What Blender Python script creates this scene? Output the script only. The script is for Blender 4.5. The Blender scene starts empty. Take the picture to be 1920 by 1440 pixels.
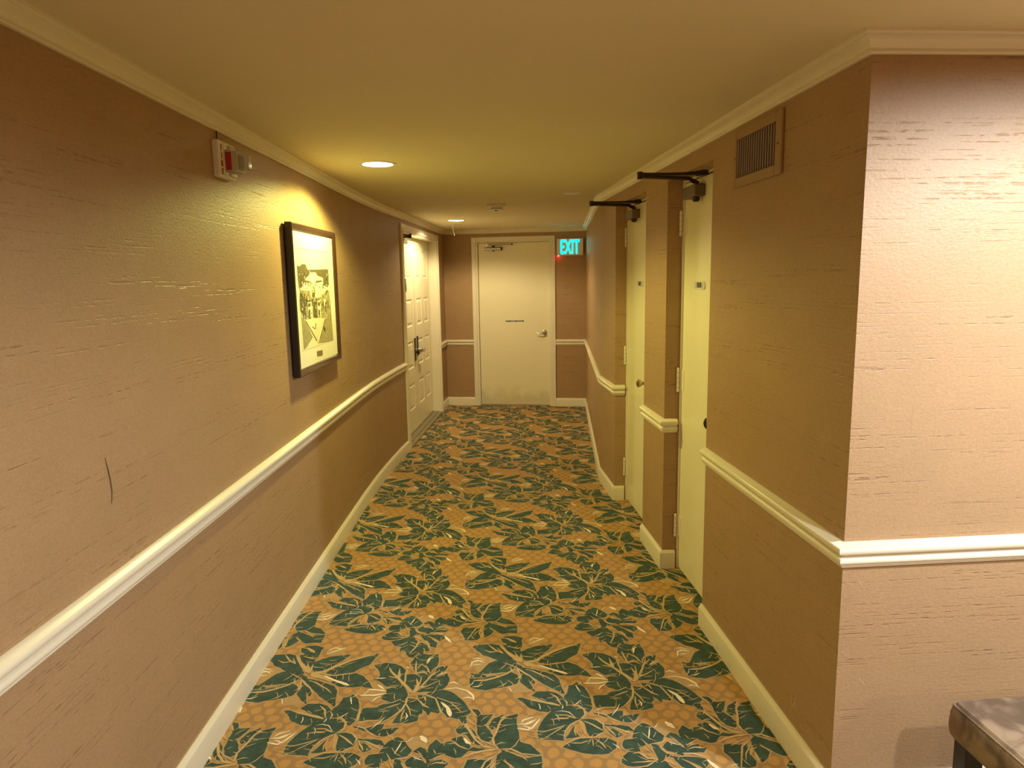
import bpy, bmesh, math, random
from mathutils import Vector, Matrix

C = bpy.context.scene.collection
S = bpy.context.scene

# ------------------------------------------------------------------ camera
FPX, PITCH, ROLL, EYE = 1299.74, 0.1511, 0.0171, 1.5944
cam_data = bpy.data.cameras.new('camera')
cam_data.sensor_width = 36.0
cam_data.lens = FPX / 1920 * 36.0
cam_data.clip_start = 0.02
cam = bpy.data.objects.new('camera', cam_data)
C.objects.link(cam)
S.camera = cam
cp, sp, cr, sr = math.cos(PITCH), math.sin(PITCH), math.cos(ROLL), math.sin(ROLL)
fwd = Vector((0, cp, -sp)); up0 = Vector((0, sp, cp)); rt0 = Vector((1, 0, 0))
rt = cr * rt0 - sr * up0
up = sr * rt0 + cr * up0
M = Matrix((rt, up, -fwd)).transposed().to_4x4()
M.translation = Vector((0, 0, EYE))
cam.matrix_world = M

# ------------------------------------------------------------------ world, view
W = bpy.data.worlds.new('world'); S.world = W
W.use_nodes = True
W.node_tree.nodes['Background'].inputs[0].default_value = (1.0, 0.8, 0.55, 1)
W.node_tree.nodes['Background'].inputs[1].default_value = 0.0
S.view_settings.view_transform = 'Standard'
S.view_settings.look = 'None'
S.view_settings.gamma = 1
S.view_settings.use_curve_mapping = False
S.view_settings.exposure = 1.1
S.cycles.max_bounces = 12
S.cycles.diffuse_bounces = 8

# lamps of the place: (x, y, power, colour, cone degrees)
CEIL = 2.195
CORRIDOR_LAMPS = [(-0.68, 3.74, 40.0, (1.0, 0.91, 0.25)), (-0.545, 7.30, 31.0, (1.0, 0.80, 0.42))]
LOBBY_LAMPS = [(1.24, 0.16, 52.0, (1.0, 0.95, 0.88)), (1.95, 0.95, 104.0, (0.96, 1.0, 1.04)),
               (-0.25, -1.2, 20.0, (1.0, 0.80, 0.50)), (2.9, -1.2, 26.0, (1.0, 0.84, 0.66))]
GREEN = [[(32, 154), (49, 169), (114, 176), (145, 163), (178, 119), (197, 65), (219, 24), (187, 25), (142, 44), (115, 68), (83, 86), (60, 117)], [(164, 165), (206, 158), (236, 132), (242, 99), (236, 76), (226, 64), (203, 88), (182, 125)], [(259, 40), (246, 64), (246, 111), (270, 131), (314, 151), (378, 161), (360, 125), (338, 96), (319, 67), (298, 39), (270, 23)], [(315, 22), (327, 50), (362, 89), (412, 130), (501, 167), (488, 115), (475, 80), (442, 52), (425, 30), (379, 20), (343, 9)], [(245, 886), (276, 901), (322, 905), (363, 910), (399, 886), (426, 847), (450, 804), (407, 819), (359, 815), (321, 818), (283, 846)], [(186, 871), (224, 859), (267, 836), (296, 819), (315, 782), (321, 732), (328, 692), (294, 722), (250, 764), (219, 801), (199, 827)], [(156, 877), (183, 871), (202, 827), (214, 785), (215, 760), (189, 796), (204, 745), (217, 710), (194, 730), (162, 776), (168, 807), (155, 850)], [(83, 930), (129, 917), (166, 888), (180, 860), (156, 866), (131, 878), (128, 856), (105, 841), (71, 831), (25, 838), (-7, 841), (11, 871), (34, 914), (57, 930)], [(-42, 803), (10, 801), (51, 816), (96, 830), (119, 846), (146, 829), (155, 797), (147, 767), (121, 752), (78, 739), (49, 734), (23, 723), (-9, 731), (-36, 747)], [(-40, 840), (13, 828), (22, 812), (-37, 813)], [(154, 219), (173, 238), (209, 243), (249, 223), (242, 197), (244, 166), (241, 141), (207, 155), (175, 162), (185, 174), (162, 193)], [(431, 968), (473, 984), (514, 975), (545, 952), (563, 926), (565, 892), (570, 841), (576, 822), (557, 841), (532, 860), (496, 871), (462, 863), (468, 891), (455, 930)], [(444, 863), (488, 866), (533, 856), (570, 827), (561, 814), (535, 814), (506, 815), (485, 839), (463, 858)], [(509, 793), (541, 805), (574, 818), (586, 786), (595, 759), (594, 734), (576, 722), (541, 714), (508, 728), (498, 741), (514, 766)], [(498, 686), (530, 706), (590, 730), (597, 683), (581, 655), (556, 624), (536, 602), (515, 583), (525, 621), (528, 645), (512, 678)], [(570, 585), (574, 604), (597, 663), (600, 729), (623, 729), (648, 711), (665, 682), (667, 641), (654, 630), (654, 595), (626, 584), (592, 583)], [(641, 750), (664, 749), (689, 731), (710, 705), (727, 659), (729, 637), (698, 648), (693, 628), (663, 677), (646, 707)], [(666, 753), (687, 770), (730, 782), (765, 768), (799, 728), (827, 685), (847, 640), (832, 613), (834, 574), (827, 575), (813, 598), (786, 610), (763, 615), (734, 659), (715, 705), (691, 739)], [(632, 776), (647, 798), (670, 824), (703, 869), (738, 897), (750, 854), (745, 817), (729, 791), (694, 774), (656, 766)], [(645, 816), (666, 866), (686, 928), (709, 947), (736, 951), (723, 912), (697, 874), (670, 829)], [(683, 18), (654, 89), (667, 135), (686, 160), (719, 149), (759, 153), (766, 106), (765, 65), (746, 36), (742, -3), (716, 37), (690, 23), (670, 14)], [(573, 892), (592, 896), (634, 905), (663, 885), (660, 847), (643, 811), (627, 794), (614, 776), (603, 777), (582, 813), (573, 841)], [(151, 664), (171, 665), (219, 646), (267, 628), (307, 610), (277, 594), (260, 578), (233, 583), (191, 609), (179, 630)], [(206, 682), (224, 704), (267, 707), (298, 693), (326, 661), (334, 639), (333, 609), (308, 614), (276, 636), (237, 659)], [(259, 558), (278, 590), (311, 606), (348, 613), (374, 604), (393, 583), (394, 554), (377, 531), (354, 520), (327, 497), (285, 468), (256, 439), (221, 426), (220, 466), (231, 504), (246, 538)], [(241, 425), (276, 457), (309, 479), (339, 501), (327, 486), (316, 456), (307, 416), (272, 421)], [(318, 430), (335, 459), (351, 493), (351, 455), (361, 437), (338, 430)], [(330, 674), (346, 700), (352, 741), (373, 747), (384, 761), (411, 725), (425, 676), (426, 619), (424, 594), (410, 574), (394, 599), (374, 617), (341, 622), (333, 652)], [(443, 602), (441, 636), (442, 671), (482, 674), (508, 678), (521, 638), (513, 609), (470, 601)], [(422, 570), (480, 552), (512, 571), (535, 575), (532, 551), (511, 527), (496, 536), (469, 544)], [(511, 527), (540, 546), (593, 553), (577, 526), (554, 511), (526, 515)], [(380, 527), (408, 530), (436, 518), (455, 502), (452, 467), (440, 446), (416, 431), (402, 439), (386, 492)], [(461, 498), (517, 492), (544, 484), (558, 461), (512, 470), (484, 482)], [(464, 482), (498, 463), (518, 440), (495, 429), (476, 452)], [(305, 381), (330, 405), (373, 425), (409, 421), (457, 423), (487, 401), (479, 370), (451, 346), (404, 344), (358, 355)], [(509, 386), (518, 410), (549, 421), (560, 455), (573, 480), (600, 501), (623, 483), (642, 452), (657, 430), (646, 406), (618, 398), (583, 387), (559, 368), (560, 351), (535, 356), (514, 369)], [(493, 299), (503, 329), (522, 349), (545, 344), (579, 331), (602, 310), (586, 288), (559, 285), (525, 282), (507, 286)], [(542, 266), (567, 281), (596, 299), (620, 314), (632, 302), (652, 270), (661, 258), (658, 225), (650, 196), (635, 164), (623, 168), (617, 186), (601, 186), (592, 176), (591, 201), (596, 223), (563, 232)], [(622, 164), (645, 174), (659, 217), (665, 247), (680, 250), (700, 231), (717, 186), (706, 183), (691, 194), (694, 166), (667, 156), (655, 132), (637, 139)], [(665, 324), (690, 315), (717, 287), (744, 256), (743, 211), (723, 219), (708, 246), (684, 281)], [(691, 319), (734, 318), (771, 309), (774, 289), (755, 267), (733, 290)], [(719, 358), (744, 377), (768, 381), (788, 364), (775, 344), (747, 345), (701, 343)], [(717, 362), (718, 428), (719, 458), (737, 483), (756, 461), (780, 473), (799, 451), (798, 413), (773, 414), (742, 394)], [(646, 373), (664, 397), (695, 391), (715, 362), (700, 331), (674, 348), (654, 356)], [(668, 426), (687, 446), (716, 428), (714, 387), (692, 416)], [(609, 390), (625, 382), (645, 349), (663, 324), (644, 325), (630, 309), (618, 314), (613, 350)], [(-72, 484), (-56, 507), (-30, 496), (-7, 467), (9, 420), (32, 396), (10, 401), (-14, 420), (-34, 458), (-62, 464)], [(-18, 600), (-1, 595), (12, 564), (24, 563), (54, 567), (35, 523), (27, 504), (47, 474), (59, 436), (45, 418), (27, 419), (7, 457), (1, 515), (2, 549), (-9, 564)], [(45, 503), (62, 542), (94, 566), (81, 531), (73, 493), (55, 484)], [(65, 418), (70, 455), (84, 512), (108, 550), (145, 566), (141, 514), (149, 452), (154, 410), (188, 395), (221, 349), (188, 341), (144, 356), (110, 375), (84, 381)], [(91, 371), (122, 352), (166, 324), (223, 336), (224, 267), (188, 272), (160, 265), (134, 287), (105, 327)], [(78, 345), (91, 358), (104, 305), (117, 283), (103, 258), (78, 238), (74, 293)], [(-31, 288), (-21, 322), (5, 326), (36, 320), (57, 328), (47, 277), (57, 239), (49, 219), (20, 212), (-5, 213), (-16, 258)], [(-82, 432), (-53, 445), (-36, 421), (-18, 389), (11, 379), (55, 377), (12, 370), (-33, 376), (-69, 409)], [(752, 461), (791, 473), (820, 449), (856, 430), (830, 396), (811, 392), (783, 406), (755, 425)]]
PATCH = [[(41, 13), (33, 64), (94, 74), (142, 44), (109, 11), (65, -37)], [(111, 738), (157, 771), (186, 735), (207, 705), (127, 698)], [(271, 165), (276, 222), (347, 226), (351, 194), (313, 157)], [(510, 788), (504, 753), (465, 712), (411, 752), (431, 795), (467, 826), (490, 816)], [(735, 786), (754, 835), (786, 834), (820, 797), (848, 761), (861, 709), (821, 710), (793, 745), (764, 776)], [(28, -4), (35, 31), (56, 45), (88, 29), (86, -6)], [(167, 490), (165, 537), (231, 547), (226, 496), (207, 478)], [(634, 469), (650, 504), (681, 511), (712, 484), (705, 454), (668, 430), (647, 443)], [(142, 471), (146, 544), (243, 560), (224, 507), (199, 469)]]
STROKE = [('t', 24.0, 5.2, [(243, 29), (203, 77), (174, 119), (148, 163)]), ('t', 12.8, 3.4, [(243, 29), (221, 82), (214, 106)]), ('t', 12.7, 3.4, [(243, 29), (241, 70), (242, 96)]), ('t', 15.5, 3.4, [(251, 24), (299, 33), (335, 67), (390, 112), (455, 147), (493, 158)]), ('t', 7.4, 3.3, [(209, 915), (277, 896), (322, 905), (362, 913)]), ('t', 28.5, 4.9, [(178, 910), (229, 886), (282, 852)]), ('c', 4.8, 13.6, [(233, 897), (286, 862), (353, 825)]), ('t', 6.3, 3.1, [(193, 860), (215, 848), (247, 821), (270, 804), (299, 772)]), ('t', 5.4, 1.9, [(248, 815), (263, 784)]), ('t', 8.6, 5.5, [(147, 877), (177, 839), (203, 811), (229, 764)]), ('t', 7.1, 2.8, [(147, 877), (161, 828), (166, 792)]), ('t', 6.6, 2.9, [(147, 877), (118, 900), (90, 918)]), ('t', 7.1, 9.5, [(121, 878), (128, 856), (107, 835), (69, 810), (23, 791), (-27, 787)]), ('t', 6.3, 2.8, [(131, 845), (154, 823), (155, 797)]), ('t', 4.8, 6.4, [(105, 841), (46, 832), (10, 828)]), ('t', 4.6, 4.6, [(108, 773), (94, 753), (69, 739)]), ('c', 3.8, 5.4, [(13, 760), (-9, 746), (-29, 744)]), ('t', 6.1, 7.0, [(165, 95), (129, 127), (99, 170)]), ('t', 10.4, 3.5, [(140, 114), (108, 109), (79, 128)]), ('t', 5.3, 3.1, [(165, 95), (137, 145)]), ('t', 3.9, 3.9, [(307, 115), (336, 132)]), ('t', 3.4, 4.3, [(340, 102), (316, 91), (295, 74)]), ('t', 6.0, 2.6, [(362, 89), (395, 118)]), ('t', 4.3, 2.6, [(372, 77), (423, 111)]), ('c', 4.5, 8.1, [(276, 171), (305, 189), (348, 219)]), ('c', 5.5, 5.5, [(279, 196), (297, 221), (333, 210)]), ('t', 5.5, 15.6, [(153, 226), (181, 221), (222, 185)]), ('t', 6.1, 6.1, [(180, 155), (229, 135), (242, 147)]), ('c', 5.9, 5.1, [(35, 30), (63, 41), (89, 40)]), ('c', 7.7, 6.0, [(35, 59), (56, 61), (83, 49)]), ('c', 8.9, 8.9, [(114, 738), (126, 708)]), ('c', 5.3, 3.8, [(124, 742), (135, 747)]), ('c', 3.8, 3.8, [(448, 799), (421, 754)]), ('t', 12.3, 5.5, [(616, 763), (576, 822), (542, 870), (506, 918), (492, 953)]), ('t', 13.9, 4.2, [(547, 869), (541, 908), (538, 942)]), ('t', 8.2, 2.7, [(536, 870), (513, 880), (496, 887)]), ('t', 18.6, 4.0, [(616, 763), (626, 785), (629, 821), (617, 867)]), ('t', 6.7, 4.0, [(631, 803), (636, 843), (636, 881)]), ('t', 8.3, 5.5, [(641, 807), (664, 856), (681, 899), (691, 932)]), ('t', 5.6, 2.8, [(675, 880), (698, 912), (708, 922)]), ('t', 5.3, 3.3, [(633, 789), (672, 815), (715, 850)]), ('t', 7.7, 2.6, [(641, 767), (695, 770)]), ('t', 3.3, 2.6, [(658, 793), (697, 801)]), ('c', 4.1, 5.5, [(696, 879), (718, 902), (740, 902)]), ('c', 4.6, 3.3, [(709, 814), (729, 822)]), ('t', 5.5, 6.1, [(630, 767), (679, 748), (710, 726), (725, 680), (739, 643), (761, 615)]), ('t', 4.3, 3.1, [(712, 735), (765, 703), (807, 690)]), ('t', 3.6, 3.0, [(765, 703), (793, 670), (816, 637)]), ('c', 6.7, 18.2, [(732, 704), (761, 667), (776, 614)]), ('t', 6.2, 6.2, [(664, 745), (674, 710)]), ('t', 5.5, 8.6, [(633, 733), (654, 707), (669, 685), (691, 669)]), ('t', 7.8, 4.2, [(599, 738), (599, 700), (590, 663), (570, 632), (550, 605), (520, 583)]), ('t', 4.8, 4.2, [(600, 663), (595, 631), (596, 588)]), ('t', 6.1, 3.7, [(599, 700), (617, 662), (628, 622)]), ('c', 3.0, 5.9, [(608, 643), (616, 619), (612, 600)]), ('c', 3.1, 3.1, [(577, 726), (550, 708), (519, 696)]), ('t', 6.2, 5.5, [(579, 700), (542, 681), (519, 669)]), ('t', 4.7, 3.3, [(555, 818), (516, 817)]), ('t', 7.2, 7.2, [(531, 806), (553, 796)]), ('t', 7.8, 4.3, [(684, 9), (677, 63), (674, 103)]), ('t', 6.2, 5.5, [(569, 941), (570, 892), (575, 827)]), ('t', 5.6, 5.6, [(597, 896), (644, 909), (663, 914)]), ('t', 4.3, 5.7, [(688, 38), (691, 62), (700, 77), (725, 51), (744, 2)]), ('c', 15.6, 14.2, [(636, 57), (651, 51)]), ('c', 5.1, 8.0, [(747, 132), (729, 117), (721, 81)]), ('t', 4.4, 4.4, [(755, 158), (727, 128), (715, 92)]), ('c', 7.9, 5.9, [(512, 779), (476, 789), (431, 793)]), ('c', 7.1, 7.7, [(514, 766), (470, 754), (410, 756)]), ('c', 5.1, 5.7, [(497, 749), (477, 733), (466, 710)]), ('c', 4.7, 13.4, [(502, 789), (469, 825)]), ('c', 3.2, 9.0, [(735, 786), (784, 794), (827, 775), (852, 743), (858, 713)]), ('c', 8.2, 6.3, [(-18, 663), (-41, 676), (-66, 668)]), ('c', 7.3, 6.7, [(752, 826), (770, 835), (790, 820)]), ('c', 5.8, 6.5, [(28, -4), (35, 31), (56, 45), (85, 24)]), ('c', 4.3, 4.3, [(36, 10), (74, 14)]), ('o', 19.2, 19.2, [(599, 751), (632, 754)]), ('t', 2.9, 2.9, [(509, 73), (532, 65)]), ('c', 6.8, 4.8, [(456, 870), (493, 871)]), ('t', 6.0, 3.6, [(379, 531), (339, 501), (317, 467), (307, 416)]), ('t', 7.0, 5.1, [(377, 531), (398, 558), (396, 591), (374, 617), (347, 617)]), ('c', 4.5, 3.2, [(358, 543), (338, 572), (315, 581), (289, 577)]), ('t', 5.0, 5.0, [(360, 535), (329, 556), (287, 557)]), ('t', 10.0, 3.7, [(334, 536), (298, 537), (267, 530)]), ('t', 3.6, 4.2, [(323, 501), (281, 479), (225, 458)]), ('t', 3.6, 3.0, [(315, 494), (279, 461), (242, 429)]), ('t', 5.5, 4.3, [(290, 502), (258, 499)]), ('o', 18.0, 10.2, [(376, 523), (383, 484), (387, 440)]), ('o', 7.1, 3.0, [(355, 497), (349, 463), (353, 437)]), ('t', 4.7, 3.5, [(368, 504), (374, 451)]), ('t', 4.8, 7.2, [(384, 523), (417, 499), (451, 464)]), ('t', 5.5, 5.5, [(451, 464), (456, 498), (433, 529), (407, 534)]), ('t', 5.0, 5.0, [(426, 574), (469, 556), (514, 508)]), ('t', 4.3, 4.3, [(452, 513), (475, 524)]), ('t', 4.2, 10.1, [(462, 490), (494, 481), (552, 443)]), ('t', 5.9, 5.9, [(462, 490), (483, 452), (492, 433)]), ('t', 5.8, 4.6, [(450, 456), (421, 431), (358, 426), (312, 398)]), ('t', 4.4, 3.7, [(407, 534), (415, 554)]), ('t', 4.4, 3.7, [(428, 530), (436, 553)]), ('t', 4.3, 3.7, [(445, 533), (455, 549)]), ('t', 12.6, 3.3, [(308, 614), (278, 628), (219, 646), (173, 665)]), ('c', 4.0, 4.6, [(236, 663), (257, 645)]), ('t', 4.7, 7.4, [(274, 693), (300, 666), (313, 618)]), ('t', 5.3, 5.3, [(324, 657), (335, 635), (333, 609)]), ('t', 9.9, 4.0, [(436, 598), (432, 654), (425, 676)]), ('c', 4.7, 4.7, [(379, 745), (392, 699)]), ('t', 4.5, 4.5, [(390, 650), (386, 621)]), ('t', 7.7, 6.4, [(430, 578), (471, 597), (518, 596)]), ('c', 5.1, 3.8, [(533, 617), (520, 588), (494, 548)]), ('t', 5.1, 3.4, [(409, 421), (406, 382)]), ('t', 5.1, 7.4, [(416, 421), (439, 395), (448, 370)]), ('t', 3.4, 4.6, [(401, 414), (365, 400), (326, 401)]), ('c', 5.6, 5.6, [(160, 513), (167, 529), (205, 547)]), ('c', 6.1, 5.5, [(165, 498), (198, 482), (231, 539)]), ('c', 3.7, 3.7, [(174, 501), (206, 520)]), ('t', 9.3, 4.4, [(614, 310), (581, 319), (556, 348), (535, 342)]), ('t', 4.3, 3.2, [(613, 308), (572, 323)]), ('t', 6.4, 2.7, [(611, 306), (564, 300), (521, 298)]), ('t', 4.2, 4.2, [(604, 303), (571, 280), (533, 274)]), ('o', 4.9, 4.4, [(559, 372), (588, 350)]), ('o', 5.5, 4.9, [(572, 379), (600, 342)]), ('o', 5.4, 4.9, [(586, 391), (610, 342)]), ('t', 5.0, 4.5, [(605, 390), (644, 393), (667, 422)]), ('c', 3.8, 3.8, [(603, 415), (618, 479)]), ('c', 3.7, 3.7, [(621, 423), (636, 452)]), ('t', 5.4, 5.4, [(630, 373), (650, 340), (681, 335)]), ('t', 10.8, 3.8, [(645, 349), (671, 336)]), ('o', 16.0, 16.0, [(635, 305), (652, 301), (671, 277)]), ('t', 6.7, 4.6, [(662, 266), (658, 221), (635, 164)]), ('t', 8.9, 4.7, [(675, 273), (700, 261), (716, 208)]), ('t', 3.4, 4.2, [(692, 311), (717, 291), (749, 248)]), ('c', 3.8, 3.8, [(701, 339), (736, 337), (773, 320)]), ('t', 3.3, 7.1, [(723, 358), (749, 369), (786, 364)]), ('t', 3.6, 4.8, [(725, 378), (775, 414)]), ('c', 6.1, 2.8, [(670, 396), (705, 379)]), ('t', 3.6, 3.6, [(678, 430), (702, 399)]), ('t', 4.8, 4.8, [(703, 446), (715, 420)]), ('c', 11.9, 11.9, [(775, 305), (808, 246)]), ('c', 5.8, 5.8, [(635, 474), (653, 499)]), ('c', 20.2, 17.3, [(680, 507), (705, 471)]), ('t', 10.0, 3.5, [(691, 205), (703, 176)]), ('t', 4.0, 4.0, [(664, 152), (685, 162)]), ('t', 5.5, 4.9, [(66, 390), (41, 409), (17, 424), (-6, 448)]), ('t', 6.1, 11.0, [(68, 381), (28, 392), (0, 425), (-27, 482), (-45, 516)]), ('t', 7.5, 5.6, [(66, 390), (60, 432), (70, 464), (86, 531), (106, 545)]), ('c', 5.0, 3.8, [(79, 464), (105, 482)]), ('c', 3.8, 3.2, [(80, 488), (103, 501)]), ('t', 3.6, 3.6, [(72, 399), (90, 408), (107, 407)]), ('t', 7.1, 4.1, [(91, 376), (122, 375), (157, 351), (220, 340)]), ('t', 4.7, 2.9, [(155, 342), (179, 315)]), ('t', 5.2, 4.6, [(97, 318), (136, 278)]), ('t', 8.9, 7.7, [(77, 376), (34, 369), (-5, 357), (-39, 336)]), ('t', 4.7, 4.1, [(74, 358), (35, 338), (-1, 317)]), ('t', 5.7, 4.5, [(72, 345), (36, 312), (18, 261), (1, 212)]), ('t', 4.6, 4.0, [(66, 319), (38, 277), (27, 244)]), ('t', 12.5, 6.8, [(67, 306), (51, 269)]), ('t', 9.5, 6.7, [(70, 285), (66, 227)]), ('c', 13.4, 9.1, [(-42, 435), (-29, 412), (-15, 402)]), ('t', 5.4, 4.8, [(795, 478), (820, 449), (854, 430)]), ('c', 6.4, 5.7, [(144, 505), (176, 508), (215, 531)]), ('c', 6.3, 7.5, [(144, 485), (183, 474), (210, 497)]), ('o', 11.1, 6.5, [(-30, 601), (-14, 575), (-1, 554)]), ('o', 15.9, 9.5, [(-40, 546), (-5, 505)])]
PICTURE = [('d', [(92, 541), (140, 537), (184, 550), (244, 549), (265, 527), (299, 519), (314, 504), (265, 486), (210, 474), (189, 454), (160, 435), (108, 423), (94, 474)]), ('d', [(291, 522), (460, 526), (678, 530), (680, 439), (634, 429), (553, 443), (561, 481), (453, 492), (418, 510), (324, 509)]), ('m', [(116, 421), (295, 415), (306, 382), (332, 376), (390, 382), (427, 373), (675, 417), (676, 320), (99, 344)]), ('m', [(102, 382), (227, 374), (500, 371), (689, 360), (689, 309), (558, 259), (323, 272), (179, 270), (126, 301), (97, 322)]), ('d', [(218, 468), (306, 465), (294, 455), (207, 459)]), ('d', [(418, 466), (538, 468), (536, 460), (405, 453)]), ('d', [(121, 406), (195, 400), (207, 374), (294, 367), (305, 335), (107, 343)]), ('l', [(316, 428), (364, 435), (409, 424), (409, 379), (307, 384)]), ('l', [(425, 410), (514, 406), (507, 376), (428, 376)]), ('l', [(434, 359), (485, 366), (488, 333), (428, 330)]), ('l', [(546, 364), (588, 366), (601, 326), (538, 326)]), ('d', [(329, 404), (367, 409), (385, 400), (375, 380), (324, 381)]), ('d', [(117, 375), (200, 372), (197, 274), (151, 299), (114, 321)]), ('d', [(334, 370), (400, 366), (400, 321), (398, 268), (333, 277), (334, 324)]), ('l', [(237, 358), (322, 358), (312, 265), (239, 264)]), ('l', [(417, 357), (487, 358), (477, 266), (417, 267)]), ('d', [(249, 353), (289, 351), (285, 334), (245, 335)]), ('d', [(426, 352), (465, 350), (461, 332), (422, 333)]), ('d', [(246, 320), (277, 318), (272, 270), (244, 269)]), ('d', [(427, 312), (456, 310), (458, 270), (427, 269)]), ('d', [(526, 354), (547, 353), (544, 315), (528, 313)]), ('d', [(577, 347), (598, 346), (582, 296), (566, 297)]), ('d', [(632, 350), (648, 350), (634, 311), (617, 309)]), ('m', [(116, 294), (178, 266), (293, 175), (167, 131), (127, 127)]), ('m', [(690, 314), (705, 123), (488, 129), (389, 135), (557, 253)]), ('l', [(170, 271), (323, 272), (558, 259), (371, 142)]), ('d', [(507, 218), (556, 203), (541, 180), (503, 196)]), ('d', [(178, 268), (191, 267), (373, 150), (362, 148)]), ('d', [(547, 257), (559, 256), (443, 157), (431, 158)]), ('d', [(354, 242), (368, 241), (357, 212), (346, 213)]), ('d', [(295, 230), (348, 216), (343, 212), (290, 226)]), ('w', [(86, 626), (689, 627), (688, 625), (86, 624)]), ('k', [(356, 94), (464, 90), (463, 63), (360, 67)])]
# ------------------------------------------------------------------ plan of the place (metres)
def V2(x, y): return Vector((x, y))
A = V2(0.934, 1.873)                       # outer corner of corridor and lobby wall
RD = V2(math.sin(math.radians(-4.05)), math.cos(math.radians(-4.05)))   # along the right wall
RO = V2(-RD.y, RD.x)                       # into the corridor
def R(s, o=0.0): return A + RD * s + RO * o
N_, D_, P_, Q_, B_ = 1.122, 1.762, 2.179, 2.960, 3.467
E_ = V2(0.920, 8.502); F_ = V2(-0.826, 8.775)
H_ = V2(-0.987, 6.373); G_ = V2(-0.856, 8.334)
LEFT = [V2(-1.066, -3.2), V2(-1.066, 4.8), V2(-1.060, 5.2), V2(-1.047, 5.5), V2(-1.030, 5.8), V2(-1.010, 6.1), H_]
PD = V2(RD.y, -RD.x)                       # along the lobby wall
def K(s, o=0.0): return A + PD * s - RD * o     # lobby wall, o into the lobby
ZB, ZR0, ZR1, ZK, ZS = 0.105, 0.7655, 0.8406, 2.1435, 2.070
TH = 0.16

# ------------------------------------------------------------------ helpers
def link(name, me, parent=None):
    o = bpy.data.objects.new(name, me); C.objects.link(o)
    if parent is not None: o.parent = parent
    return o
def empty(name, loc, direction=None):
    o = bpy.data.objects.new(name, None); C.objects.link(o)
    o.location = loc
    o.empty_display_size = 0.1
    if direction is not None: o.rotation_euler = (0, 0, math.atan2(direction[1], direction[0]))
    return o
def tag(o, label=None, cat=None, group=None, kind=None):
    if label: o['label'] = label
    if cat: o['category'] = cat
    if group: o['group'] = group
    if kind: o['kind'] = kind
    return o
def finish(name, bm, mats, parent=None, smooth=False, bevel=0.0, seg=2):
    if bevel:
        es = [e for e in bm.edges if len(e.link_faces) == 2 and e.calc_face_angle(0) > 0.6]
        bmesh.ops.bevel(bm, geom=es, offset=bevel, segments=seg, affect='EDGES', profile=0.5, clamp_overlap=True)
    me = bpy.data.meshes.new(name)
    bm.to_mesh(me); bm.free()
    if not isinstance(mats, (list, tuple)): mats = [mats]
    for m in mats: me.materials.append(m)
    if smooth:
        for p in me.polygons: p.use_smooth = True
        try: me.set_sharp_from_angle(angle=math.radians(38))
        except Exception: pass
    return link(name, me, parent)
def prism(bm, pts, z0, z1, mi=0):
    """vertical prism over plan points"""
    lo = [bm.verts.new((p[0], p[1], z0)) for p in pts]; hi = [bm.verts.new((p[0], p[1], z1)) for p in pts]
    fs = [bm.faces.new(lo[::-1]), bm.faces.new(hi)]
    n = len(pts)
    for i in range(n): fs.append(bm.faces.new((lo[i], lo[(i+1) % n], hi[(i+1) % n], hi[i])))
    for f in fs: f.material_index = mi
    return fs
def box(bm, x0, x1, y0, y1, z0, z1, mi=0):
    return prism(bm, [(x0, y0), (x1, y0), (x1, y1), (x0, y1)], z0, z1, mi)
def fix(bm): bmesh.ops.recalc_face_normals(bm, faces=bm.faces)
def rot_to(axis):
    return Vector((0, 0, 1)).rotation_difference(Vector(axis)).to_matrix().to_4x4()
def cyl(bm, p0, p1, r0, r1=None, n=24, mi=0, caps=True):
    if r1 is None: r1 = r0
    p0 = Vector(p0); p1 = Vector(p1); d = p1 - p0
    m = Matrix.Translation((p0 + p1) / 2) @ rot_to(d)
    k = bmesh.ops.create_cone(bm, cap_ends=caps, segments=n, radius1=r0, radius2=r1, depth=d.length, matrix=m)
    for v in k['verts']:
        for f in v.link_faces: f.material_index = mi
def lathe(bm, prof, centre, axis=(0, 0, 1), n=32, mi=0):
    m = Matrix.Translation(Vector(centre)) @ rot_to(axis)
    rings = []
    for r, z in prof:
        if r < 1e-5: rings.append([bm.verts.new(m @ Vector((0, 0, z)))])
        else: rings.append([bm.verts.new(m @ Vector((r*math.cos(2*math.pi*i/n), r*math.sin(2*math.pi*i/n), z))) for i in range(n)])
    for a, b in zip(rings, rings[1:]):
        for i in range(n):
            j = (i+1) % n
            if len(a) == 1 and len(b) == 1: continue
            if len(a) == 1: f = bm.faces.new((a[0], b[i], b[j]))
            elif len(b) == 1: f = bm.faces.new((a[i], b[0], a[j]))
            else: f = bm.faces.new((a[i], b[i], b[j], a[j]))
            f.material_index = mi
def ball(bm, c, r, sx=1, sy=1, sz=1, mi=0):
    m = Matrix.Translation(Vector(c)) @ Matrix.Diagonal((sx, sy, sz, 1))
    k = bmesh.ops.create_uvsphere(bm, u_segments=20, v_segments=12, radius=r, matrix=m)
    for v in k['verts']:
        for f in v.link_faces: f.material_index = mi
def tube(bm, pts, r, n=10, mi=0):
    pts = [Vector(p) for p in pts]
    rings = []
    for i, p in enumerate(pts):
        d = (pts[min(i+1, len(pts)-1)] - pts[max(i-1, 0)]).normalized()
        m = rot_to(d)
        rr = r[i] if isinstance(r, (list, tuple)) else r
        rings.append([bm.verts.new(p + m.to_3x3() @ Vector((rr*math.cos(2*math.pi*k/n), rr*math.sin(2*math.pi*k/n), 0))) for k in range(n)])
    for a, b in zip(rings, rings[1:]):
        for k in range(n):
            f = bm.faces.new((a[k], a[(k+1) % n], b[(k+1) % n], b[k])); f.material_index = mi
    for e in (rings[0][::-1], rings[-1]):
        f = bm.faces.new(e); f.material_index = mi
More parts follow.
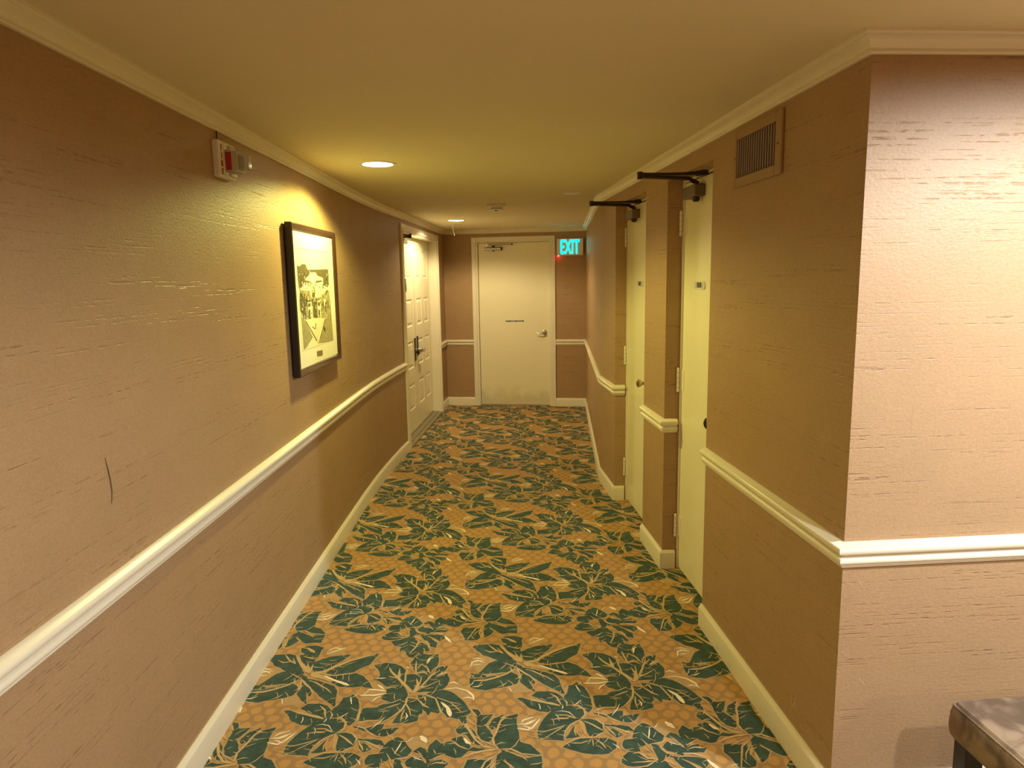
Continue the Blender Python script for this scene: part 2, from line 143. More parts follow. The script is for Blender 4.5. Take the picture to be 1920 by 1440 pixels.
def sweep(bm, path, side, prof, closed_profile=True, mi=0):
    """mitred moulding: path of plan points, side = +1 room on the left of travel, prof = [(out, z)]"""
    n = len(path); rings = []
    nr = []
    for a, b in zip(path, path[1:]):
        d = (b - a).normalized(); nr.append(V2(-d.y, d.x) * side)
    for i, p in enumerate(path):
        if i == 0: off = nr[0]
        elif i == n-1: off = nr[-1]
        else:
            m = (nr[i-1] + nr[i]).normalized(); off = m / max(0.2, m.dot(nr[i]))
        rings.append([bm.verts.new((p.x + off.x*o, p.y + off.y*o, z)) for o, z in prof])
    k = len(prof)
    for a, b in zip(rings, rings[1:]):
        for i in range(k):
            j = (i+1) % k
            f = bm.faces.new((a[i], b[i], b[j], a[j])); f.material_index = mi
    bm.faces.new(rings[0]); bm.faces.new(rings[-1][::-1])
    fix(bm)

# ------------------------------------------------------------------ materials
def new_mat(name):
    m = bpy.data.materials.new(name); m.use_nodes = True
    nt = m.node_tree; b = nt.nodes['Principled BSDF']
    return m, nt, b
def plain(name, col, rough=0.5, metal=0.0, spec=0.5, noise=0.0, scale=40, bump=0.0, bscale=200, coat=0.0):
    m, nt, b = new_mat(name)
    b.inputs['Roughness'].default_value = rough; b.inputs['Metallic'].default_value = metal
    b.inputs['Specular IOR Level'].default_value = spec
    b.inputs['Coat Weight'].default_value = coat
    tc = nt.nodes.new('ShaderNodeTexCoord')
    n = nt.nodes.new('ShaderNodeTexNoise'); n.inputs['Scale'].default_value = scale; n.inputs['Detail'].default_value = 4
    nt.links.new(tc.outputs['Object'], n.inputs['Vector'])
    mx = nt.nodes.new('ShaderNodeMix'); mx.data_type = 'RGBA'
    mx.inputs[6].default_value = tuple(c*(1-noise) for c in col) + (1,)
    mx.inputs[7].default_value = tuple(min(1, c*(1+noise)) for c in col) + (1,)
    nt.links.new(n.outputs['Fac'], mx.inputs[0]); nt.links.new(mx.outputs[2], b.inputs['Base Color'])
    if bump:
        n2 = nt.nodes.new('ShaderNodeTexNoise'); n2.inputs['Scale'].default_value = bscale; n2.inputs['Detail'].default_value = 3
        nt.links.new(tc.outputs['Object'], n2.inputs['Vector'])
        bp = nt.nodes.new('ShaderNodeBump'); bp.inputs['Strength'].default_value = bump; bp.inputs['Distance'].default_value = 0.002
        nt.links.new(n2.outputs['Fac'], bp.inputs['Height']); nt.links.new(bp.outputs['Normal'], b.inputs['Normal'])
    return m
def emit(name, col, strength):
    m, nt, b = new_mat(name)
    b.inputs['Base Color'].default_value = col + (1,)
    b.inputs['Emission Color'].default_value = col + (1,)
    b.inputs['Emission Strength'].default_value = strength
    return m
def math_node(nt, op, a, b=None, clamp=False):
    n = nt.nodes.new('ShaderNodeMath'); n.operation = op; n.use_clamp = clamp
    for i, v in enumerate((a, b)):
        if v is None: continue
        if isinstance(v, (int, float)): n.inputs[i].default_value = v
        else: nt.links.new(v, n.inputs[i])
    return n.outputs[0]
def ramp(nt, fac, p0, p1):
    n = nt.nodes.new('ShaderNodeMapRange'); n.interpolation_type = 'SMOOTHSTEP'
    n.inputs['From Min'].default_value = p0; n.inputs['From Max'].default_value = p1
    nt.links.new(fac, n.inputs['Value']); return n.outputs[0]
def wallpaper():
    """linen look: broken dark threads running along the wall, fine flecks; UV is in metres"""
    m, nt, b = new_mat('wallpaper')
    uv = nt.nodes.new('ShaderNodeTexCoord').outputs['UV']
    def noise(sx, sy, detail=3, rough=0.5, off=0.0):
        mp = nt.nodes.new('ShaderNodeMapping'); mp.inputs['Scale'].default_value = (sx, sy, 1)
        mp.inputs['Location'].default_value = (off, off*1.7, off)
        nt.links.new(uv, mp.inputs['Vector'])
        n = nt.nodes.new('ShaderNodeTexNoise'); n.inputs['Scale'].default_value = 1; n.inputs['Detail'].default_value = detail
        n.inputs['Roughness'].default_value = rough
        nt.links.new(mp.outputs[0], n.inputs['Vector']); return n.outputs['Fac']
    threads = ramp(nt, noise(2.4, 150, 1, .4), .56, .70)
    brk = ramp(nt, noise(26, 60, 3, .6, 3.1), .42, .60)
    band = ramp(nt, noise(.55, 13, 1, .5, 9.0), .40, .60)
    t = math_node(nt, 'MULTIPLY', math_node(nt, 'MULTIPLY', threads, brk), math_node(nt, 'ADD', math_node(nt, 'MULTIPLY', band, .85), .10))
    vert = math_node(nt, 'MULTIPLY', ramp(nt, noise(170, 7, 1, .4, 5.5), .70, .78), .35)
    fleck = noise(150, 190, 4, .7, 1.3)
    cloud = noise(5, 6, 3, .5, 7.7)
    dark = math_node(nt, 'ADD', math_node(nt, 'MULTIPLY', t, .55), math_node(nt, 'MULTIPLY', vert, .3), True)
    mx = nt.nodes.new('ShaderNodeMix'); mx.data_type = 'RGBA'
    mx.inputs[6].default_value = WP + (1,)
    mx.inputs[7].default_value = (WP[0]*.50, WP[1]*.36, WP[2]*.28, 1)
    nt.links.new(dark, mx.inputs[0])
    hs = nt.nodes.new('ShaderNodeHueSaturation')
    v = math_node(nt, 'ADD', math_node(nt, 'MULTIPLY', fleck, .50), math_node(nt, 'ADD', math_node(nt, 'MULTIPLY', cloud, .14), .68))
    nt.links.new(v, hs.inputs['Value']); nt.links.new(mx.outputs[2], hs.inputs['Color'])
    nt.links.new(hs.outputs[0], b.inputs['Base Color'])
    b.inputs['Roughness'].default_value = .46
    b.inputs['Specular IOR Level'].default_value = .36
    bp = nt.nodes.new('ShaderNodeBump'); bp.inputs['Strength'].default_value = .75; bp.inputs['Distance'].default_value = .0016
    h = math_node(nt, 'SUBTRACT', noise(95, 120, 4, .65, 2.2), math_node(nt, 'MULTIPLY', t, .9))
    nt.links.new(h, bp.inputs['Height']); nt.links.new(bp.outputs['Normal'], b.inputs['Normal'])
    return m
WP = (.405, .265, .142)
M_paper = wallpaper()
M_trim = plain('cream_trim_paint', (.82, .77, .62), .32, noise=.03, scale=8)
M_door = plain('cream_door_paint', (.86, .81, .60), .30, noise=.04, scale=5, bump=.08, bscale=60)
M_ceiling = plain('ceiling_paint', (.76, .69, .50), .85, spec=.2, noise=.03, scale=3, bump=.15, bscale=300)
M_chrome = plain('brushed_steel', (.62, .60, .55), .28, 1.0, noise=.05)
M_dull_metal = plain('dull_aluminium', (.40, .37, .30), .42, .8, noise=.06)
M_bronze = plain('dark_bronze', (.055, .035, .022), .38, .6, noise=.1)
M_brown_metal = plain('brown_closer_housing', (.16, .11, .07), .42, .3, noise=.08)
M_black = plain('black_frame', (.012, .010, .009), .35, noise=.1)
M_white = plain('white_plastic', (.80, .78, .74), .35)
M_dark = plain('dark_gap', (.02, .016, .012), .8)
M_walnut = plain('dark_walnut', (.055, .024, .013), .30, noise=.35, scale=30, coat=.3)

def carpet_mat(name, col, var=.25, tuft=.25, dots=False):
    m, nt, b = new_mat(name)
    tc = nt.nodes.new('ShaderNodeTexCoord').outputs['Object']
    b.inputs['Roughness'].default_value = .95; b.inputs['Specular IOR Level'].default_value = .12
    try:
        b.inputs['Sheen Weight'].default_value = .15
    except Exception: pass
    n = nt.nodes.new('ShaderNodeTexNoise'); n.inputs['Scale'].default_value = 260; n.inputs['Detail'].default_value = 3
    nt.links.new(tc, n.inputs['Vector'])
    n2 = nt.nodes.new('ShaderNodeTexNoise'); n2.inputs['Scale'].default_value = 24; n2.inputs['Detail'].default_value = 3
    nt.links.new(tc, n2.inputs['Vector'])
    v = math_node(nt, 'ADD', math_node(nt, 'MULTIPLY', n.outputs['Fac'], 2*tuft), math_node(nt, 'MULTIPLY', n2.outputs['Fac'], 2*var))
    v = math_node(nt, 'ADD', v, 1 - tuft - var)
    hs = nt.nodes.new('ShaderNodeHueSaturation'); nt.links.new(v, hs.inputs['Value'])
    if dots:
        # woven dots: hexagonal rows about 5 cm apart
        mp = nt.nodes.new('ShaderNodeMapping'); mp.inputs['Rotation'].default_value = (0, 0, math.radians(4.3))
        nt.links.new(tc, mp.inputs['Vector'])
        wob = nt.nodes.new('ShaderNodeTexNoise'); wob.inputs['Scale'].default_value = 14; nt.links.new(mp.outputs[0], wob.inputs['Vector'])
        def cell(ox, oy):
            sep = nt.nodes.new('ShaderNodeSeparateXYZ'); nt.links.new(mp.outputs[0], sep.inputs[0])
            def ax(o, per, off, k):
                q = math_node(nt, 'ADD', math_node(nt, 'MULTIPLY', o, 1/per), off)
                q = math_node(nt, 'ADD', q, math_node(nt, 'MULTIPLY', wob.outputs['Fac'], .5))
                f = math_node(nt, 'SUBTRACT', math_node(nt, 'FRACT', q), .5)
                f = math_node(nt, 'MULTIPLY', f, per*k)
                return math_node(nt, 'MULTIPLY', f, f)
            return math_node(nt, 'SQRT', math_node(nt, 'ADD', ax(sep.outputs[0], .056, ox, 1.0), ax(sep.outputs[1], .092, oy, .95)))
        d = math_node(nt, 'MINIMUM', cell(0, 0), cell(.5, .5))
        fac = ramp(nt, d, .0222, .0178)
        mx = nt.nodes.new('ShaderNodeMix'); mx.data_type = 'RGBA'
        mx.inputs[6].default_value = col + (1,); mx.inputs[7].default_value = CARPET_DOT + (1,)
        nt.links.new(fac, mx.inputs[0]); nt.links.new(mx.outputs[2], hs.inputs['Color'])
    else:
        hs.inputs['Color'].default_value = col + (1,)
    nt.links.new(hs.outputs[0], b.inputs['Base Color'])
    bp = nt.nodes.new('ShaderNodeBump'); bp.inputs['Strength'].default_value = .6; bp.inputs['Distance'].default_value = .004
    nt.links.new(n.outputs['Fac'], bp.inputs['Height']); nt.links.new(bp.outputs['Normal'], b.inputs['Normal'])
    return m
CARPET_DOT = (.50, .275, .078)
M_cbase = carpet_mat('carpet_ground', (.345, .205, .078), .12, .2, True)
M_cgreen = carpet_mat('carpet_leaf_green', (.036, .074, .050), .75, .45)
M_ctan = carpet_mat('carpet_vein_tan', (.55, .385, .17), .15, .2)
M_ccream = carpet_mat('carpet_highlight_cream', (.90, .76, .52), .1, .12)
M_corange = carpet_mat('carpet_orange', (.52, .33, .13), .15, .2)
M_chalo = carpet_mat('carpet_leaf_edge', (.45, .295, .125), .12, .2)

# ------------------------------------------------------------------ walls
def uv_metres(o, origin=(0, 0)):
    me = o.data
    uvl = me.uv_layers.new(name='metres')
    for p in me.polygons:
        n = p.normal
        if abs(n.z) > .7:
            for li in p.loop_indices:
                c = me.vertices[me.loops[li].vertex_index].co
                uvl.data[li].uv = (c.x, c.y)
        else:
            t = Vector((-n.y, n.x, 0)).normalized()
            if t.y < 0 or (abs(t.y) < .3 and t.x < 0): t = -t
            for li in p.loop_indices:
                c = me.vertices[me.loops[li].vertex_index].co
                uvl.data[li].uv = (c.x*t.x + c.y*t.y, c.z)
def wall_seg(bm, a, b, out, z0=0.0, z1=CEIL, th=TH):
    """a solid wall piece whose face runs a->b; 'out' is the unit direction away from the room"""
    prism(bm, [a, b, b + out*th, a + out*th], z0, z1)
def structure(o): o['kind'] = 'structure'; return o

# right wall with two closet alcoves
bm = bmesh.new()
AD = 0.095                                  # alcove depth
prism(bm, [R(0), R(N_), R(N_, -.26), R(.26, -.26)], 0, CEIL)
wall_seg(bm, R(N_), R(D_), -RO, z0=ZS, th=.26)
wall_seg(bm, R(D_), R(P_), -RO, th=.26)
wall_seg(bm, R(P_), R(Q_), -RO, z0=ZS, th=.26)
wall_seg(bm, R(Q_), R(B_), -RO, th=.26)
d = (E_ - R(B_)).normalized()
wall_seg(bm, R(B_), E_ + d*.1, V2(d.y, -d.x), th=.26)
fix(bm)
wall_right = structure(finish('wall_right', bm, M_paper)); uv_metres(wall_right)

# lobby wall to the right of the corner, frontal
bm = bmesh.new()
prism(bm, [R(0), K(3.6), K(3.6) + RD*.26, R(.26, -.26)], 0, CEIL)
fix(bm)
wall_lobby = structure(finish('wall_lobby', bm, M_paper)); uv_metres(wall_lobby)

# left wall (slight bend) with the double door opening
LT = (G_ - H_).normalized(); LO = V2(-LT.y, LT.x)      # along / away from the corridor
def L(s, o=0.0): return H_ + LT*s + LO*o               # o > 0 goes into the wall
LL = (G_ - H_).length
bm = bmesh.new()
path = LEFT + [L(.055)]
for a, b in zip(path, path[1:]):
    dd = (b - a).normalized(); wall_seg(bm, a, b, V2(-dd.y, dd.x))
wall_seg(bm, L(.055), L(LL - .055), LO, z0=2.045)
wall_seg(bm, L(LL - .055), F_ + (F_ - G_).normalized()*.1, LO)
fix(bm)
wall_left = structure(finish('wall_left', bm, M_paper)); uv_metres(wall_left)

# far wall with the exit door opening
FT = (E_ - F_).normalized(); FN = V2(-FT.y, FT.x)      # along / away from the corridor
def Fp(s, o=0.0): return F_ + FT*s + FN*o
FL = (E_ - F_).length
bm = bmesh.new()
wall_seg(bm, Fp(-.1), Fp(.41), FN)
wall_seg(bm, Fp(.41), Fp(1.34), FN, z0=2.045)
wall_seg(bm, Fp(1.34), Fp(FL + .1), FN)
fix(bm)
wall_far = structure(finish('wall_far', bm, M_paper)); uv_metres(wall_far)

# the rest of the lobby, behind and beside the camera
bm = bmesh.new(); wall_seg(bm, V2(-1.2, -3.2), V2(4.7, -3.2), V2(0, -1)); fix(bm)
wb = structure(finish('wall_back', bm, M_paper)); uv_metres(wb)
bm = bmesh.new(); wall_seg(bm, V2(4.45, -3.2), V2(4.45, 2.3), V2(1, 0)); fix(bm)
ws = structure(finish('wall_lobby_side', bm, M_paper)); uv_metres(ws)

# ceiling
bm = bmesh.new(); box(bm, -1.4, 4.8, -3.5, 9.2, CEIL, CEIL + .1); fix(bm)
structure(finish('ceiling', bm, M_ceiling))

# ------------------------------------------------------------------ carpet
rnd = random.Random(4)
bm = bmesh.new()
box(bm, -1.4, 4.8, -3.5, 9.2, -.05, 0)
U_, V_ = V2(.876, .055), V2(-.074, .892)
def ragged(pts, amp, step=.012):
    out = []
    n = len(pts)
    for i in range(n):
        a, b = pts[i], pts[(i+1) % n]
        k = max(1, int((b-a).length/step)); nn = (b-a).normalized(); nn = V2(-nn.y, nn.x)
        for j in range(k):
            p = a.lerp(b, j/k)
            if j: p = p + nn*rnd.uniform(-amp, amp)
            out.append(p)
    return out
def grow(pts, d):
    n = len(pts); ar = sum(pts[i].x*pts[(i+1) % n].y - pts[(i+1) % n].x*pts[i].y for i in range(n))
    s = 1 if ar > 0 else -1; out = []
    for i in range(n):
        a, b, c = pts[i-1], pts[i], pts[(i+1) % n]
        n1 = (b-a).normalized(); n2 = (c-b).normalized()
        q = (V2(n1.y, -n1.x) + V2(n2.y, -n2.x))
        if q.length < .3: q = (n1 - n2).normalized()*1.2
        else: q = q.normalized() / max(.45, q.normalized().dot(V2(n1.y, -n1.x)))
        out.append(b + q*s*d)
    return out
def ribbon(pts, w0, w1):
    pts = [V2(*p) for p in pts]
    # resample
    q = []
    for a, b in zip(pts, pts[1:]):
        k = max(1, int((b-a).length/.018))
        for j in range(k): q.append(a.lerp(b, j/k))
    q.append(pts[-1]); n = len(q)
    lft, rgt = [], []
    for i, p in enumerate(q):
        d = (q[min(i+1, n-1)] - q[max(i-1, 0)])
        d = d.normalized() if d.length > 1e-6 else V2(1, 0)
        nn = V2(-d.y, d.x); t = i/(n-1); w = (w0 + (w1-w0)*t)/2
        if i == 0 or i == n-1: w *= .35
        lft.append(p + nn*(w + rnd.uniform(-.0007, .0007))); rgt.append(p - nn*(w + rnd.uniform(-.0007, .0007)))
    return lft, rgt
def auto_veins(pts):
    # fine side veins fanning from the leaf's long axis
    c = sum(pts, V2(0, 0)) / len(pts)
    a = max(pts, key=lambda p: (p-c).length); b = max(pts, key=lambda p: (p-a).length)
    ax = (b-a); ln = ax.length; ax = ax.normalized(); nn = V2(-ax.y, ax.x)
    out = []
    if ln < .05: return out
    n = max(2, int(ln/.030))
    for k in range(n):
        t = (k+.6)/(n+.2)
        base = a.lerp(b, t) * .65 + (c + ax*((t-.5)*ln)) * .35
        w = [abs((p-base).dot(nn)) for p in pts if abs((p-base).dot(ax)) < ln*.22]
        if not w: continue
        h = max(w)
        for s in (1, -1):
            if rnd.random() < .5: continue
            e = base + nn*s*h*rnd.uniform(.6, .9) + ax*h*rnd.uniform(.3, .6)*(1 if t > .3 else -1)
            st_ = base + (e-base)*.08
            mid = (st_+e)/2 + ax*h*.08
            out.append(([tuple(st_), tuple(mid), tuple(e)], rnd.choice('ttttttttc')))
    return out
tile_shapes = []
for i, p in enumerate(GREEN):
    pts = [V2(x/1000, y/1000) for x, y in p]
    tile_shapes.append(('poly', 5, ragged(grow(pts, .009), .0012, .02), .0003 + i*4e-6))
for i, p in enumerate(PATCH):
    tile_shapes.append(('poly', 5, ragged([V2(x/1000, y/1000) for x, y in p], .001), .0006 + i*6e-6))
for i, p in enumerate(GREEN):
    tile_shapes.append(('poly', 1, ragged(grow([V2(x/1000, y/1000) for x, y in p], .0025), .0020), .0008 + i*7e-6))
for i, (k, w0, w1, p) in enumerate(STROKE):
    mi = {'t': 2, 'c': 3, 'o': 4}[k]
    tile_shapes.append(('rib', mi, ribbon([(x/1000, y/1000) for x, y in p], max(w0*1.25/1000, .0048), max(w1*1.15/1000, .0032)), (.0014 if k != 'c' else .0018) + i*2e-6))
for i, p in enumerate(GREEN):
    for j, (q, k) in enumerate(auto_veins([V2(x/1000, y/1000) for x, y in p])):
        tile_shapes.append(('rib', 2 if k == 't' else 3, ribbon(q, .0042, .0026), .00125 + i*1e-6 + j*2e-7))
def inside(p):
    x, y = p.x, p.y
    if y < -.6 or y > 8.85: return False
    if x < -1.10: return False
    if y <= 1.95: return x < 2.6
    lim = R(0).x - (y - R(0).y)*.0708 + .13
    if y > R(B_).y: lim = R(B_).x + (y - R(B_).y)*.068 + .02
    return x < lim
for i in range(-6, 8):
    for j in range(-3, 12):
        o = U_*i + V_*j
        if not any(inside(o + U_*a + V_*b) for a in (0, .5, 1) for b in (0, .5, 1)): continue
        for kind, mi, data, z in tile_shapes:
            if kind == 'poly':
                c = data[0] + o
                if not any(inside(q + o) for q in data[::3]): continue
                try:
                    f = bm.faces.new([bm.verts.new((q.x + o.x, q.y + o.y, z)) for q in data])
                except ValueError: continue
                if f.normal.z < 0 or True:
                    f.normal_update()
                    if f.normal.z < 0: f.normal_flip()
                f.material_index = mi
            else:
                l, r = data
                if not inside(l[len(l)//2] + o): continue
                a = [bm.verts.new((q.x + o.x, q.y + o.y, z)) for q in l]; b = [bm.verts.new((q.x + o.x, q.y + o.y, z)) for q in r]
                for k in range(len(a)-1):
                    f = bm.faces.new((a[k], b[k], b[k+1], a[k+1])); f.material_index = mi
floor = structure(finish('floor', bm, [M_cbase, M_cgreen, M_ctan, M_ccream, M_corange, M_chalo]))

# ------------------------------------------------------------------ mouldings
def rail_prof(z0=ZR0):
    h = ZR1 - ZR0
    return [(-.002, z0), (.007, z0), (.009, z0+.004), (.009, z0+.006), (.013, z0+.008), (.013, z0+.0115), (.0155, z0+.0125), (.019, z0+.016), (.0205, z0+.022),
            (.0195, z0+.028), (.016, z0+.032), (.0085, z0+.034), (.0075, z0+.0415), (.010, z0+.0425), (.023, z0+.044), (.026, z0+.048), (.0275, z0+.055), (.027, z0+.061),
            (.0235, z0+.0655), (.019, z0+.0675), (.016, z0+.0705), (.010, z0+.0735), (.006, z0+h), (-.002, z0+h)]
BASE = [(-.002, 0), (.016, 0), (.016, .088), (.0145, .093), (.010, .097), (.0085, .1015), (.006, ZB), (-.002, ZB)]
CROWN = [(-.002, ZK), (.010, ZK), (.0125, ZK+.003), (.0125, ZK+.007), (.0095, ZK+.009), (.0105, ZK+.0115), (.013, ZK+.0125), (.0155, ZK+.018), (.022, ZK+.026), (.031, ZK+.033),
         (.037, ZK+.036), (.037, ZK+.0385), (.041, ZK+.040), (.044, ZK+.0435), (.044, CEIL+.001), (-.002, CEIL+.001)]
def mould(name, path, side, prof, label=None):
    bm = bmesh.new(); sweep(bm, path, side, prof)
    return structure(finish(name, bm, M_trim, smooth=True))
left_path = LEFT[1:]
mould('baseboard_left', [LEFT[0]] + LEFT[1:-1] + [L(0)], -1, BASE)
mould('baseboard_left_far', [L(LL), F_], -1, BASE)
mould('baseboard_far_left', [F_, Fp(.359)], -1, BASE)
mould('baseboard_far_right', [Fp(1.393), E_], -1, BASE)
mould('baseboard_right_far', [E_, R(B_), R(Q_), R(Q_, -.068)], -1, BASE)
mould('baseboard_pier', [R(P_), R(D_), R(D_, -.068)], -1, BASE)
mould('baseboard_right_near', [R(N_), R(0), K(3.5)], -1, BASE)
mould('trim_1', [LEFT[0]] + LEFT[1:-1] + [L(0)], -1, rail_prof())
mould('trim_2', [L(LL), F_, Fp(.359)], -1, rail_prof())
mould('trim_3', [Fp(1.393), E_, R(B_), R(Q_), R(Q_, -.068)], -1, rail_prof())
mould('trim_4', [R(P_), R(D_), R(D_, -.068)], -1, rail_prof())
mould('trim_5', [R(N_), R(0), K(3.5)], -1, rail_prof())
mould('trim_6', [LEFT[0]] + LEFT[1:] + [F_, E_, R(B_), R(0), K(3.5)], -1, CROWN)

# ------------------------------------------------------------------ doors
def quad_frame(name, start, direction, out):
    """local frame: x along wall, y out of the wall (towards viewer), z up; returns an Empty"""
    e = bpy.data.objects.new(name, None); C.objects.link(e)
    m = Matrix(((direction.x, out.x, 0, start.x), (direction.y, out.y, 0, start.y), (0, 0, 1, 0), (0, 0, 0, 1)))
    e.empty_display_size = .1
    # keep a right-handed rotation
    if m.to_3x3().determinant() < 0: raise ValueError(name)
    e.matrix_world = m
    return e
def text_mesh(name, body, size, mat, parent, loc, sx=1.0, rotx=math.pi/2, rotz=0.0, extrude=.0008, bold=.0, align='CENTER', spacing=1.0):
    cu = bpy.data.curves.new(name, 'FONT'); cu.body = body; cu.size = size; cu.extrude = extrude; cu.offset = bold
    cu.align_x = align; cu.align_y = 'CENTER'; cu.space_character = spacing
    tmp = bpy.data.objects.new(name, cu)
    dg = bpy.context.evaluated_depsgraph_get()
    C.objects.link(tmp); bpy.context.view_layer.update(); dg = bpy.context.evaluated_depsgraph_get()
    me = bpy.data.meshes.new_from_object(tmp.evaluated_get(dg))
    bpy.data.objects.remove(tmp)
    me.materials.clear(); me.materials.append(mat)
    m = Matrix.Translation(loc) @ Matrix.Rotation(rotz, 4, 'Z') @ Matrix.Rotation(rotx, 4, 'X') @ Matrix.Diagonal((sx, 1, 1, 1))
    me.transform(m)
    return link(name, me, parent)

# frames below use: x along, y = towards the room, z up.  (x cross y = z needs room on the left of x)
# --- far exit door: x runs right to left so that y faces the camera
fd = quad_frame('door_1', Fp(1.34), -FT, -FN); structure(fd)
W1 = .93
bm = bmesh.new()
for a, b, c, d_ in ((-.053, 0, 0, 2.10), (W1, W1+.051, 0, 2.10)):
    box(bm, a, b, -.002, .016, c, d_)
box(bm, 0, W1, -.002, .016, 2.047, 2.10)
fix(bm); finish('door_casing', bm, M_trim, fd, bevel=.003)
bm = bmesh.new()
box(bm, 0, .022, -.14, .006, 0, 2.047); box(bm, W1-.022, W1, -.14, .006, 0, 2.047); box(bm, .022, W1-.022, -.14, .006, 2.033, 2.047)
fix(bm); finish('door_jamb', bm, M_trim, fd, bevel=.002)
bm = bmesh.new(); box(bm, .025, W1-.025, -.075, -.030, .012, 2.030); fix(bm)
M_door_scuffed = plain('scuffed_cream_door', (.86, .81, .60), .30, bump=.08, bscale=60)
nt = M_door_scuffed.node_tree; b = nt.nodes['Principled BSDF']; src = b.inputs['Base Color'].links[0].from_socket
geo = nt.nodes.new('ShaderNodeTexCoord'); sp_ = nt.nodes.new('ShaderNodeSeparateXYZ'); nt.links.new(geo.outputs['Object'], sp_.inputs[0])
nz = nt.nodes.new('ShaderNodeTexNoise'); nz.inputs['Scale'].default_value = 7; nz.inputs['Detail'].default_value = 6; nt.links.new(geo.outputs['Object'], nz.inputs['Vector'])
hgt = math_node(nt, 'ADD', sp_.outputs[2], math_node(nt, 'MULTIPLY', nz.outputs['Fac'], -.42))
msk = math_node(nt, 'MULTIPLY', ramp(nt, hgt, .06, -.16), .30)
mm = nt.nodes.new('ShaderNodeMix'); mm.data_type = 'RGBA'; mm.inputs[7].default_value = (.30, .24, .15, 1)
nt.links.new(msk, mm.inputs[0]); nt.links.new(src, mm.inputs[6]); nt.links.new(mm.outputs[2], b.inputs['Base Color'])
leaf = finish('door_leaf', bm, M_door_scuffed, fd, bevel=.002)
# kicked grime along the foot of the leaf: a faint scuffed plate of old paint
bm = bmesh.new(); box(bm, .022, W1-.022, -.10, .004, 0, .010); fix(bm)
finish('threshold', bm, M_dull_metal, fd, bevel=.002)
text_mesh('door_sign', 'PLEASE CLOSE DOOR', .024, M_black, fd, (.93-.47, -.0292, 1.067), rotz=math.pi, bold=.0012)
# lever handle (near the right side of the leaf)
bm = bmesh.new()
lathe(bm, [(0, .012), (.018, .012), (.030, .008), (.033, 0)], (.088, -.030, .925), (0, 1, 0))
cyl(bm, (.088, -.03, .925), (.088, .018, .925), .010)
tube(bm, [(.088, .016, .925), (.110, .022, .921), (.140, .022, .914), (.165, .020, .916), (.190, .018, .921)], [.010, .0095, .008, .007, .005])
fix(bm); tag(finish('lever_handle', bm, M_chrome, leaf, smooth=True), 'chrome lever handle')
# closer: x measured from the right end
bm = bmesh.new()
cyl(bm, (.815, .012, 1.957), (.600, .012, 1.957), .019, n=20)
cyl(bm, (.612, .012, 1.957), (.598, .012, 1.957), .021, n=20, mi=1)
box(bm, .69, .76, -.031, .0, 1.94, 1.975)
cyl(bm, (.705, .012, 1.975), (.705, .012, 1.995), .013, n=16, mi=1)
cyl(bm, (.705, .012, 1.925), (.705, .012, 1.940), .010, n=16, mi=1)
fix(bm); dc = finish('door_closer', bm, [M_chrome, M_bronze], leaf, smooth=True)
bm = bmesh.new()
box(bm, .735, .795, -.02, .02, 1.990, 2.012)
tube(bm, [(.705, .012, 1.994), (.76, .10, 2.0), (.62, .05, 2.004), (.49, .008, 2.006)], .0065)
tube(bm, [(.745, .016, 2.002), (.60, .016, 2.006), (.475, .012, 2.008)], .006)
cyl(bm, (.475, .012, 1.998), (.475, .012, 2.016), .010, n=14, mi=1)
fix(bm); finish('closer_arm', bm, [M_chrome, M_bronze], dc, smooth=True)

# --- double door in the left wall: x runs along LT reversed? room is to the right of LT
dd = quad_frame('door_2', L(LL), -LT, -LO); structure(dd)
bm = bmesh.new()
box(bm, 0, .058, -.002, .017, 0, 2.103); box(bm, LL-.058, LL, -.002, .017, 0, 2.103)
box(bm, .058, LL-.058, -.002, .017, 2.045, 2.103)
